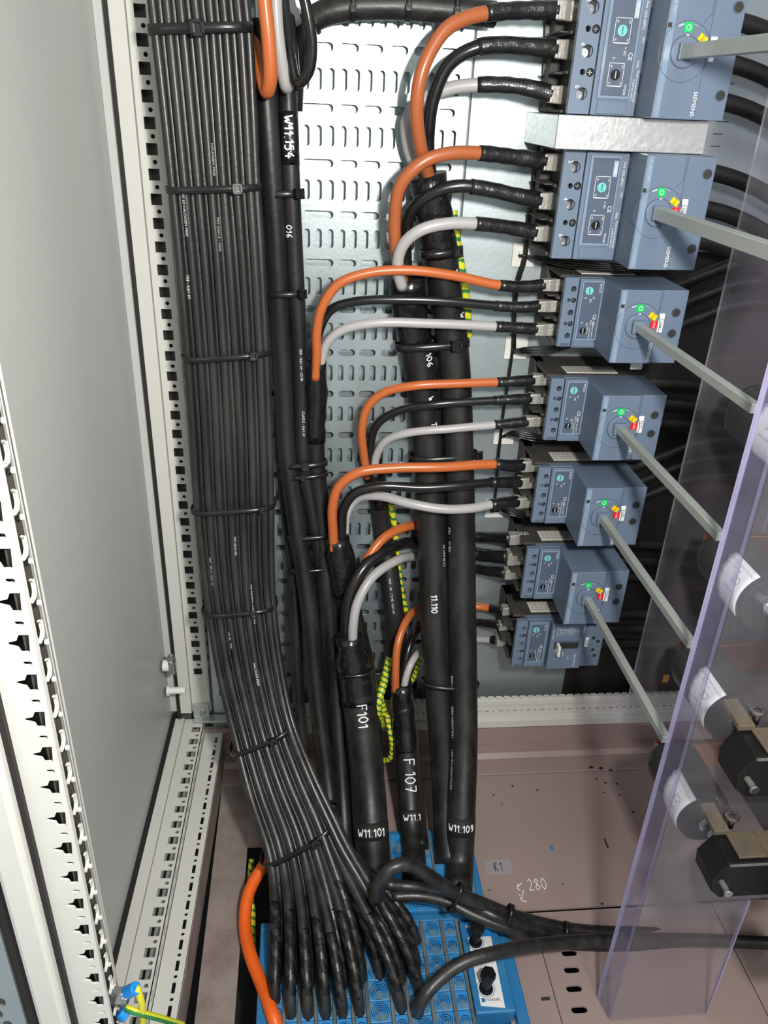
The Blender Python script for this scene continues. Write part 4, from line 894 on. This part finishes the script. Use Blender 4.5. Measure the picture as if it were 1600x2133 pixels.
def small_breaker(zc, code, label, sticker=True):
    root = empty('circuit_breaker', M=brk_frame(.280, zc)); tag(root, label, 'circuit breaker', 'row of circuit breakers')
    w = .0762; hw = w/2; zf = .070
    base_block(root, w, .118, .056)
    MB().box(-hw, hw, .016, .118, .056, zf-.004).build('cover', 'breaker_blue', root, bevel=.0008)
    terminal_zone(root, w, .0026, .0178, zf, [(-.0258, .0134-.0006, .0032), (0, .0130, .0032), (.0258, .0132, .0032)], [(-.0136, .0146), (.0124, .0146)], False, .9)
    q = MB().box(hw-.004, hw, .006, .0165, zf-.006, zf+.0006); q.build('corner_clip', 'breaker_blue_dark', root)
    # trip unit
    tu = MB().box(-hw+.0008, hw+.0010, .0190, .0478, zf-.006, zf+.0015).build('trip_unit', 'breaker_blue', root, bevel=.0008)
    v, f = plate([(-.0355, .0212), (.0300, .0212), (.0300, .0452), (-.0355, .0452)], [rect(-.00275, .0332, .0625, .0212)], .0012)
    link('window_frame', [Vector((p.x, p.y, p.z+zf+.0030)) for p in v], f, 'window_frame', tu)
    MB().box(-.0340, .0285, .0226, .0438, zf+.0015, zf+.0018).build('dial_panel', 'breaker_blue_dark', tu)
    for nm, m, x, y, r_ in (('current_dial', 'dial_cyan', -.0246, .0299, .0045), ('delay_dial', 'bakelite', .0193, .0292, .0036)):
        MB().cyl((x, y, zf+.0018), (x, y, zf+.0030), r_, 22).build(nm, m, tu, bevel=.0003)
        MB().box(x-r_*.8, x+r_*.8, y-.0005, y+.0005, zf+.0030, zf+.0033).build('dial_slot', 'breaker_blue_dark' if m != 'bakelite' else 'print_grey', tu)
    q = MB()
    text_on(q, 'TM210', T(-.028, .0420, zf+.0021), .0034); text_on(q, 'Ir', T(-.0165, .0270, zf+.0021), .0034); text_on(q, '[A]', T(-.0140, .0330, zf+.0021), .0028); text_on(q, '90', T(-.0170, .0360, zf+.0021), .0026)
    text_on(q, 'CE', T(.0040, .0400, zf+.0021), .0052); text_on(q, '(S)', T(.0110, .0400, zf+.0021), .0040); text_on(q, 'Ii', T(.0105, .0268, zf+.0021), .0034); text_on(q, '[A]', T(.0120, .0330, zf+.0021), .0028)
    text_on(q, 'Made in Czech Republic', T(.0190, .0370, zf+.0021), .0024); text_on(q, 'Ui=690V IEC 60947-2', T(.0180, .0400, zf+.0021), .0022); text_on(q, '800 1600', T(.0190, .0342, zf+.0021), .0020)
    q.build('printed_text', 'print_white', tu)
    MB().box(.0315, hw-.0008, .0200, .0450, zf+.0010, zf+.0026).build('flap', 'breaker_blue', tu, bevel=.0006)
    if sticker:
        q = MB().box(-hw-.0012, -hw-.0002, .026, .088, .026, .050); st = q.build('rating_sticker', 'sticker', root)
        q = MB()
        for i in range(9): q.box(-hw-.0014, -hw-.0012, .030+.0065*i, .0302+.0065*i, .027, .049)
        for i in range(4): q.box(-hw-.0014, -hw-.0012, .028, .086, .030+.005*i, .0302+.005*i)
        q.build('sticker_grid', 'breaker_base', st)
    return root, zf
SP = {'F104': -.204, 'F103': -.3178, 'F102': -.4302, 'F101': -.5445, 'F107': -.6580}
rods = []
for code, zc in SP.items():
    nm = {'F104': 'small blue-grey breaker labelled F104, first below the two large ones', 'F103': 'small blue-grey breaker labelled F103', 'F102': 'small blue-grey breaker labelled F102', 'F101': 'small blue-grey breaker labelled F101, lowest with a handle box', 'F107': 'small blue-grey breaker with bare toggle lever, lowest of the row'}[code]
    root, zf = small_breaker(zc, code, nm)
    if code != 'F107':
        rotary(root, .0762, .0428, .1165, -.0012, .0667, .0880, .130, .064, [(-.0157, .1065), (.0063, .1065)], code, -.0046, .0921, (-.0219, .0468), (.026, .0845), 1.0)
        rods.append((code, .280+.0667, zc+.0012, .008))
    else:
        q = MB().box(-.0375, .0385, .0500, .0975, zf-.006, zf+.008); fr_ = q.build('front_cover', 'breaker_blue', root, bevel=.0010)
        MB().box(-.0300, .0385, .0975, .1260, .020, zf+.0035).build('end_cover', 'breaker_blue', root, bevel=.001)
        MB().box(-.0080, .0035, .0560, .0900, zf+.0078, zf+.0086).build('toggle_slot', 'text_black', fr_)
        MB().box(-.0095, -.0080, .0560, .0900, zf+.0078, zf+.0100).build('toggle_slot_rim', 'breaker_blue_dark', fr_)
        MB().box(-.0070, .0100, .0590, .0625, zf+.004, zf+.019).build('toggle_lever', 'white_plastic', fr_, bevel=.001)
        q = MB()
        for i in range(9): text_on(q, ('Ue(V) Icu kA Ics', '240 36 36', '415 25 25', '440 16 16', '690 7 5', 'IEC 60947-2', '50/60 Hz', 'Cat. A', '3VA1')[i], T(-.025, .058+.0035*i, zf+.0084), .0026)
        text_on(q, '3VA1110-3EF32', T(-.02, .0525, zf+.0084), .0026); text_on(q, 'EAC RCM CE', T(.024, .0880, zf+.0084), .0036); text_on(q, '3VA9', T(.020, .078, zf+.0084), .0026); text_on(q, '100 A', T(.012, .0700, zf+.0084), .003)
        q.build('printed_text', 'print_white', fr_)
        q = MB(); text_on(q, 'SIEMENS', T(-.0290, .0945, zf+.0084), .0034); q.build('maker_name', 'print_white', fr_)
        q = MB().box(-.0115, .0045, .1000, .1055, zf+.0035, zf+.0045); lb = q.build('id_label', 'label_white', root, bevel=.0004)
        q = MB(); text_on(q, 'F107', T(-.0035, .1028, zf+.0047), .0046); q.build('id_text', 'text_black', lb)
        for hx, hy in ((-.010, .112), (-.004, .119), (.010, .114), (.020, .118)): MB().cyl((hx, hy, zf+.0030), (hx, hy, zf+.0040), .0026, 18).build('fixing_hole', 'text_black', root)

def large_breaker(x0, zc, code, label):
    root = empty('circuit_breaker', M=brk_frame(x0, zc)); tag(root, label, 'circuit breaker', 'row of circuit breakers')
    w = .105; hw = w/2; zf = .080
    base_block(root, w, .145, .064)
    MB().box(-hw, hw, .018, .145, .064, zf-.004).build('cover', 'breaker_blue', root, bevel=.001)
    t = terminal_zone(root, w, .0020, .0235, zf, [(-.0365, .0142, .0056), (-.0008, .0142, .0056), (.0350, .0142, .0056)], [(-.0190, .0195), (.0166, .0195)], True, 1.25)
    q = MB()
    for i, n_ in enumerate('246'): text_on(q, n_, T((-.0415, -.0065, .0290)[i], .0085, zf+.0003), .0062)
    q.build('pole_numbers', 'print_white', t)
    tu = MB().box(-hw+.0006, hw+.0004, .0245, .0690, zf-.006, zf+.0020).build('trip_unit', 'breaker_blue', root, bevel=.001)
    v, f = plate([(-.0485, .0285), (.0380, .0285), (.0380, .0600), (-.0485, .0600)], [rect(-.0052, .0450, .0820, .0275)], .0014)
    link('window_frame', [Vector((p.x, p.y, p.z+zf+.0040)) for p in v], f, 'window_frame', tu)
    MB().box(-.046, .0355, .0312, .0588, zf+.0020, zf+.0024).build('dial_panel', 'breaker_blue_dark', tu)
    for nm, m, x, y, r_ in (('current_dial', 'dial_cyan', -.0187, .0440, .0048), ('delay_dial', 'bakelite', .0177, .0437, .0046)):
        MB().cyl((x, y, zf+.0024), (x, y, zf+.0036), r_, 24).build(nm, m, tu, bevel=.0003)
        MB().box(x-r_*.7, x+r_*.7, y-.0005, y+.0005, zf+.0036, zf+.0039).build('dial_slot', 'breaker_blue_dark' if m != 'bakelite' else 'print_grey', tu)
    q = MB()
    for cx_, cy_, s_ in ((-.0187, .0440, .0105), (.0177, .0437, .0100)):
        for a, b, c_, d_ in ((-s_, -s_*.95, -s_*.7, s_*.8), (s_*.92, s_, -s_*.7, s_*.8), (-s_, s_, -s_*.7, -s_*.66), (-s_, s_, s_*.76, s_*.8)): q.box(cx_+a, cx_+b, cy_+c_, cy_+d_, zf+.0024, zf+.0026)
        for a, b, t_ in ((-.7, -.5, '80'), (.7, -.5, '90'), (-.7, .6, '100'), (.7, .6, '70')): text_on(q, t_, T(cx_+a*s_, cy_+b*s_, zf+.0028), .0022)
    text_on(q, 'Ir [A]', T(-.002, .0500, zf+.0028), .0030); text_on(q, 'Ii', T(.0040, .0400, zf+.0028), .0034); text_on(q, 'CE', T(.0020, .0555, zf+.0028), .0058)
    text_on(q, 'TM240', T(.0300, .0550, zf+.0028), .0034)
    q.build('printed_text', 'print_white', tu)
    q = MB().box(-.0440, -.0290, .0535, .0580, zf+.0024, zf+.0028); q.build('type_plate', 'print_grey', tu)
    q = MB(); text_on(q, 'TM240', T(-.0365, .0558, zf+.0030), .0036); q.build('type_text', 'print_white', tu)
    q = MB(); text_on(q, '3VA 1225-5EF32', T(-.032, .0645, zf+.0022), .0034); text_on(q, '250A', T(.0080, .0645, zf+.0022), .0030); text_on(q, 'Made in Czech Republic', T(.0270, .0660, zf+.0022), .0028); text_on(q, 'Ui 800V IEC 60947-2', T(.0300, .0630, zf+.0022), .0022); text_on(q, 'TEST', T(-.012, .0660, zf+.0022), .0026); q.build('printed_text', 'print_white', tu)
    MB().box(.0400, hw-.0010, .0300, .0600, zf+.0018, zf+.0036).build('flap', 'breaker_blue', tu, bevel=.0006)
    rotary(root, w, .0675, .1385, -.0013, .0880, .1085, .130, .074, [(-.0377, .1310), (.0320, .1310)], code, -.0045, .1142, (-.0215, .0700), (.0400, .1060), 1.0)
    rods.append((code, x0+.0880, zc+.0013, .0115))
    return root
large_breaker(.258, -.0920, 'F105', 'large blue-grey breaker labelled F105, second from the top')
large_breaker(.2545, .0450, 'F106', 'large blue-grey breaker at the top of the row, cut by the picture edge')
DE = .553
for code, x, z, s_ in rods:
    y1 = .80; mb = MB(); a = s_/2
    mb.box(x-a, x+a, DE, y1-.004, H+z-a, H+z+a)
    o = mb.build('drive_shaft', 'steel', bevel=.0006); tag(o, 'square steel shaft plugged into the handle box of breaker '+code, 'shaft', 'square drive shafts')
# galvanised bracket between the two large breakers
mb = MB().box(.2425, .2440, .830, .9505, H-.0385, H-.0085).box(.2425, .3930, .828, .830, H-.0385, H-.0085).box(.2425, .3930, .830, .9505, H-.0385, H-.0370).box(.2425, .3930, .830, .9505, H-.0100, H-.0085)
o = mb.build('bracket', 'galvanised_bright', bevel=.0008); tag(o, 'galvanised bracket plate between the two large breakers', 'bracket')
# ruler ticks on the back plate
mb = MB()
for k in range(64):
    z = H+.09-.0125*k; mb.box(.4580, .4580+(.0115 if k % 4 else .0155), (.9473 if z < H-.15 else .9502), (.9484 if z < H-.15 else .9509), z-.0004, z+.0004)
rt = mb.build('scale_marks', 'text_black'); tag(rt, 'black scale ticks down the back plate right of the breakers', 'scale')
mb = MB()
Mt = Matrix(((1, 0, 0, 0), (0, 0, -1, 0), (0, 1, 0, 0), (0, 0, 0, 1)))
for t_, px, py in (('05', 1405, 775), ('04', 1376, 945), ('03', 1347, 1092)):
    c = A(px, py, .9480); text_on(mb, t_, Matrix.Translation(c)@Mt, .009)
mb.build('scale_numbers', 'text_black', rt)
# supply cables on the right side of each breaker
def sup(label, pts, r):
    P = Path(pts, .01); o = tube('supply_cable', P, r, 'cable_thick', n=16); tag(o, label, 'cable', 'supply cables right of the breakers')
pos3 = ('upper', 'middle', 'lower')
for j, dz in enumerate((-.036, 0, .034)):
    for code, x0, zc, r, L_ in (('F106', .2545, .045, .0085, .145), ('F105', .258, -.092, .0085, .145)):
        c = Vector((x0+L_, .885, H+zc-dz)); sup('%s black supply cable leaving breaker %s to the right' % (pos3[j], code), [c-Vector((.01, 0, 0)), c+Vector((.03, .0, -.002)), c+Vector((.075, .006, -.012)), c+Vector((.13, .012, -.035)), c+Vector((.24, .015, -.11))], r)
for j, dz in enumerate((-.0258, 0, .0258)):
    for code, zc in SP.items():
        c = Vector((.395, .890, H+zc-dz)); rise = .028 if code in ('F104', 'F102') else -.012
        sup('%s black supply cable leaving breaker %s to the right' % (pos3[j], code), [c-Vector((.01, 0, 0)), c+Vector((.02, .002, -.002)), c+Vector((.06, .008, rise*.4)), c+Vector((.11, .012, rise)), c+Vector((.24, .014, rise*1.6-.01))], .0062)

# ================================================================== CONTROL WIRES AND ADHESIVE MOUNTS
trunk = [(1141, -20), (1140, 60), (1136, 150), (1130, 250), (1118, 330), (1110, 410), (1098, 480), (1094, 535), (1078, 590), (1072, 650), (1070, 730), (1062, 790), (1052, 850), (1046, 905), (1040, 960), (1036, 1010), (1032, 1060)]
for j in range(4):
    P = Path([A(x+(j-1.5)*2.4*(1 if i % 3 else .7), y, .9445-.001*(j % 2)) for i, (x, y) in enumerate(trunk)][:(17 if j < 2 else 11)], .008)
    o = tube('control_wire', P, .0011, 'core_black', n=8)
    tag(o, ('black control wire running down the back plate, %s from the left of the four') % names[j], 'wire', 'thin control wires down the back plate')
def branch(label, base_, n_):
    for j in range(n_):
        pts = [A(x+j*1.5, y+(j-n_/2)*5*math.sin(math.pi*i/(len(base_)-1)), D-.0012*j) for i, (x, y, D) in enumerate(base_)]
        o = tube('control_wire', Path(pts, .006), .0011, 'core_black', n=8); tag(o, '%s, %s of %d' % (label, ('uppermost', 'second', 'third', 'lowest')[j if j < n_-1 else 3], n_), 'wire', 'thin wire branches to the breakers')
branch('thin black wire branching under breaker F105', [(1094, 535, .942), (1120, 540, .92), (1170, 550, .905), (1230, 556, .885), (1300, 560, .872), (1350, 566, .87)], 4)
branch('thin black wire branching under breaker F104', [(1070, 735, .942), (1090, 732, .92), (1120, 733, .915), (1160, 728, .908), (1200, 716, .90)], 4)
branch('thin black wire branching under breaker F103', [(1048, 908, .942), (1070, 905, .92), (1100, 912, .915), (1135, 914, .908), (1170, 905, .90)], 4)
branch('thin black wire branching under breaker F102', [(1034, 1060, .942), (1050, 1066, .92), (1075, 1074, .915), (1110, 1070, .905), (1145, 1062, .90)], 3)
for i, (x, y, s_) in enumerate(((1127, 268, .028), (1091, 531, .0275), (1075, 724, .0285), (1050, 905, .027), (1030, 1060, .026))):
    c = A(x, y, .949); mb = MB().box(c.x-s_/2, c.x+s_/2, .9475, .9508, c.z-s_/2, c.z+s_/2); mb.box(c.x-.006, c.x+.006, .9445, .9475, c.z-.004, c.z+.004)
    o = mb.build('tie_mount', 'white_plastic', bevel=.0008); tag(o, 'white square adhesive tie mount, %s from the top beside the breakers' % names[i], 'tie mount', 'white adhesive tie mounts')
    tie('cable_tie', 'tiny black tie holding the thin wires on the %s white mount from the top' % names[i], c+Vector((-.0055, -.004, 0)), c+Vector((.0055, -.004, 0)), .0032, .0024, -.6, 'tiny ties on the white mounts', squeeze=2.1, thick=.0007)
for i, (x, y, D) in enumerate(((1392, 555, .845), (1330, 770, .87))):
    for j in range(3):
        c = A(x+j*9-8, y, D); o = tube('control_wire', Path([c, c+Vector((.002, .006, .014)), c+Vector((-.004, .02, .030))], .004), .0014, 'core_black', n=8)
        tag(o, 'short black wire plugged into the top of breaker %s, %s from the left' % (('F104', 'F103')[i], names[j]), 'wire', 'short wires plugged into breakers')
    c = A(x-3, y-6, D-.004); o = MB().box(c.x-.008, c.x+.006, c.y-.0005, c.y+.0005, c.z-.003, c.z+.004).build('wire_sleeve', 'label_white'); tag(o, 'white printed wire sleeve above breaker '+('F104', 'F103')[i], 'wire sleeve')

# ================================================================== TRANSPARENT COVERS, INSULATORS, CLAMPS
def sheet(name, pts, z0, z1, t, mats, label, parent=None):
    """pts: plan outline of the sheet's bends"""
    root = empty(name); tag(root, label, 'cover'); return root
cv = empty('transparent_cover'); tag(cv, 'folded transparent plastic cover standing at the lower right', 'cover')
def sh(parent, name, a, b, t, z0, z1, m):
    a = Vector((*a, 0)); b = Vector((*b, 0)); d = (b-a).normalized(); nrm = Vector((-d.y, d.x, 0))*t
    mb = MB().prism([a+Vector((0, 0, z0)), b+Vector((0, 0, z0)), b+nrm+Vector((0, 0, z0)), a+nrm+Vector((0, 0, z0))], (0, 0, z1-z0)); return mb.build(name, m, parent)
E0 = (.3325, .528); E1 = (.3370, .506)
zc0, zc1 = .004, 1.30
sh(cv, 'side_flange', E0, E1, .003, zc0, zc1, 'polycarbonate_bend')
sh(cv, 'edge', (.3320, .5300), (.3326, .5276), .0036, zc0, zc1, 'polycarbonate_edge')
sh(cv, 'bend_line', (.3365, .5070), (.3385, .5050), .0036, zc0, zc1, 'polycarbonate_bend')
mb = MB(); xr = .452
mb.box(.3380, xr, .502, .505, zc0, .20); mb.build('lower_sheet', 'polycarbonate', cv)
MB().box(.3380, .62, .502, .505, .2001, zc1).build('upper_sheet', 'polycarbonate', cv)
MB().box(xr, xr+.0012, .5015, .5055, zc0, .20).build('cut_edge', 'polycarbonate_edge', cv)
o = MB().box(.395, .3965, .60, .75, .02, 1.3).build('partition_sheet', 'polycarbonate'); 
bpy.data.objects.remove(o)
pa, pb = A(1597, 227, .72), A(1341, 1309, .72)
o = MB().box((pa.x+pb.x)/2, .65, .7185, .7205, .24, 1.30).build('transparent_partition', 'polycarbonate'); tag(o, 'flat transparent sheet standing between the breakers and the right side', 'cover')
MB().box((pa.x+pb.x)/2-.0006, (pa.x+pb.x)/2, .7184, .7206, .24, 1.30).build('cut_edge', 'polycarbonate_cut', o)
# insulators with torn white labels
ins = [(1690, 945, 'topmost', 0), (1607, 1262, 'second', 0), (1535, 1500, 'third', 1), (1472, 1712, 'lowest', 1)]
for i, (px, py, w_, cl) in enumerate(ins):
    c = A(px, py, .565); R_ = .0305
    root = empty('insulator', c); tag(root, 'dark grey cylindrical insulator with torn white label, %s of the column' % w_, 'insulator', 'column of insulators'); 
    mb = MB().cyl((0, 0, 0), (0, .010, 0), R_*.94, 40, R_).cyl((0, .010, 0), (0, .085, 0), R_, 40).cyl((0, .085, 0), (0, .095, 0), R_, 40, R_*.9)
    b_ = mb.build('body', 'insulator', root, smooth=False, bevel=.001)
    # label patch wrapped on the left upper side
    v = []; f = []; nA, nB = 14, 6
    for a in range(nA+1):
        th = math.radians(118+92*a/nA)
        for b2 in range(nB+1):
            yy = .006+(.046-.0018*math.sin(a*2.3)-.014*(a/nA))*b2/nB
            v.append((math.cos(th)*(R_+.0006), yy, math.sin(th)*(R_+.0006)))
    for a in range(nA):
        for b2 in range(nB): f.append((a*(nB+1)+b2, a*(nB+1)+b2+1, (a+1)*(nB+1)+b2+1, (a+1)*(nB+1)+b2))
    lb = link('torn_label', v, f, 'label_white', root, None, True)
    md = lb.modifiers.new('s', 'SOLIDIFY'); md.thickness = .0004
    tv, tf = text_geo('CE'); q = MB()
    def wrap(tv, size, th0, y0):
        return [(math.cos(math.radians(th0)+p.y*size/R_)*(R_+.0012), y0+p.x*size, math.sin(math.radians(th0)+p.y*size/R_)*(R_+.0012)) for p in tv]
    q.add(wrap(tv, .010, 150, .020), tf)
    for t_, th0, y0 in (('LOW VOLTAGE INSULATOR', 128, .028), ('SM 76 M12', 136, .030), ('TEST 36 kV', 170, .022)):
        v2, f2 = text_geo(t_); q.add(wrap(v2, .0035, th0, y0), f2)
    q.build('label_print', 'print_grey', lb)
    MB().box(-.020, .65-c.x, .0955, .1035, -.018, .018).build('copper_bar', 'copper', root, bevel=.001)
    MB().cyl((0, 0, 0), (0, -.004, 0), .011, 6).cyl((0, -.004, 0), (0, -.016, 0), .0075, 6).build('hex_nut', 'zinc', root, bevel=.0005)
# black clamps
def clamp(px, py, D, label, arm):
    c = A(px, py, D); root = empty('busbar_clamp', c); tag(root, label, 'clamp', 'black busbar clamps')
    mb = MB(); pr_ = [(-.014, -.046), (-.024, -.036), (-.026, -.020), (-.014, .0), (.085, 0), (.085, -.046)]
    mb.prism([Vector((a, 0, b)) for a, b in pr_], (0, .034, 0)); mb.build('body', 'bakelite', root, bevel=.0012)
    MB().box(-.004, .085, .004, .032, .0005, .003).box(.022, .024, .003, .033, .003, .0042).box(.046, .048, .003, .033, .003, .0042).build('top_rib', 'bakelite_dusty', root, bevel=.0006)
    MB().prism([Vector((-.016, .030, .001)), Vector((-.001, .030, .001)), Vector((-.004, .060, .006)), Vector((-.018, .060, .006))], (0, 0, .006)).build('arm', 'bakelite_dusty', root, bevel=.001)
    MB().cyl((.004, .040, .000), (.004, .040, .014), .0036, 16).cyl((.004, .040, .013), (.004, .040, .0165), .0066, 24).build('silver_screw', 'zinc', root, bevel=.0006)
    MB().box(.0002, .0078, .0395, .0405, .0165, .0169).box(.0035, .0045, .0362, .0438, .0165, .0169).build('screw_slot', 'seal_black', root)
    MB().cyl((-.020, .030, -.022), (-.016, -.010, -.024), .0028, 16).build('long_screw', 'stay_plate', root)
    MB().cyl((-.016, -.010, -.024), (-.0158, -.013, -.0242), .0044, 20).build('long_screw_head', 'zinc', root, bevel=.0005)
    MB().box(-.0145, .085, -.0016, -.0002, -.0025, -.0006).build('front_lip', 'stay_plate', root)
    if arm:
        MB().prism([Vector((.034, -.004, -.020)), Vector((.050, -.004, -.020)), Vector((.066, -.03, -.066)), Vector((.046, -.03, -.072))], (0, .02, 0)).build('lower_arm', 'bakelite', root, bevel=.0015)
        k = MB().cyl((.060, -.045, -.072), (.062, .0, -.068), .016, 28, .018).build('clamp_knob', 'bakelite', root, bevel=.003)
    return root
clamp(1553, 1798, .455, 'lower black busbar clamp with silver screws and a round knob at the right edge', True)
clamp(1611, 1577, .460, 'upper black busbar clamp with silver screws, cut by the right picture edge', False)
# things at the lower left: two blue crimped earth leads on the near post
bt = A(255, 2075, .352)
o = MB().cyl(bt+Vector((-.012, 0, .002)), bt+Vector((.002, -.002, .002)), .0065, 6).cyl(bt+Vector((.000, -.002, .002)), bt+Vector((.005, -.003, .002)), .0045, 16).build('bolt', 'zinc', bevel=.0005); tag(o, 'bright bolt holding the earth leads on the near post', 'bolt')
for i, (a, b, c_) in enumerate((((256, 2072, .352), (284, 2058, .350), [(284, 2058, .350), (292, 2078, .350), (297, 2110, .352), (295, 2160, .36)]), ((250, 2105, .352), (264, 2118, .350), [(262, 2100, .352), (285, 2108, .35), (330, 2120, .36), (380, 2135, .38)]))):
    P = Path(c_, .002); w_ = tube('earth_lead', P, .0026, ['earth_yellow', 'earth_green'], n=10, ringmat=lambda d, k: 1 if k in (2, 3) else 0)
    tag(w_, ('green and yellow earth lead with blue crimp, upper one at the lower left', 'green and yellow earth lead with blue crimp, lower one at the lower left')[i], 'earth lead', 'earth leads on the near post')
    mb = MB().cyl(A(*a), A(*b), .0046, 18); mb.build('crimp_sleeve', 'blue_plastic', w_, bevel=.0008)
# small fittings on the left wall near the corner
c = Vector((-.188, .90, A(390, 1385, .90).z)); o = empty('wall_clip', c); tag(o, 'small zinc clip with white plug on the left wall seam', 'clip')
MB().box(-.004, .006, -.006, .006, -.012, .008).cyl((0, -.004, .012), (0, .004, .012), .005, 16).build('bracket', 'zinc', o, bevel=.001); MB().cyl((-.012, 0, 0), (-.003, 0, 0), .008, 20).build('plug', 'white_plastic', o, bevel=.001)
c = A(372, 1438, .90); o = MB().cyl(c+Vector((-.014, 0, 0)), c+Vector((.010, 0, 0)), .0050, 20).cyl(c+Vector((-.016, 0, 0)), c+Vector((-.012, 0, 0)), .0075, 20).build('spacer_plug', 'white_plastic', bevel=.0006); tag(o, 'white cylindrical plastic plug at the bottom corner of the left wall', 'plug')
# yellow tag among the dark cables at right
c = A(1388, 1412, .90); o = MB().box(c.x-.005, c.x+.004, c.y-.001, c.y+.001, c.z-.008, c.z+.006).build('yellow_tag', 'orange_cap', bevel=.0005); tag(o, 'small yellow tag hanging in the dark below the breakers', 'tag')
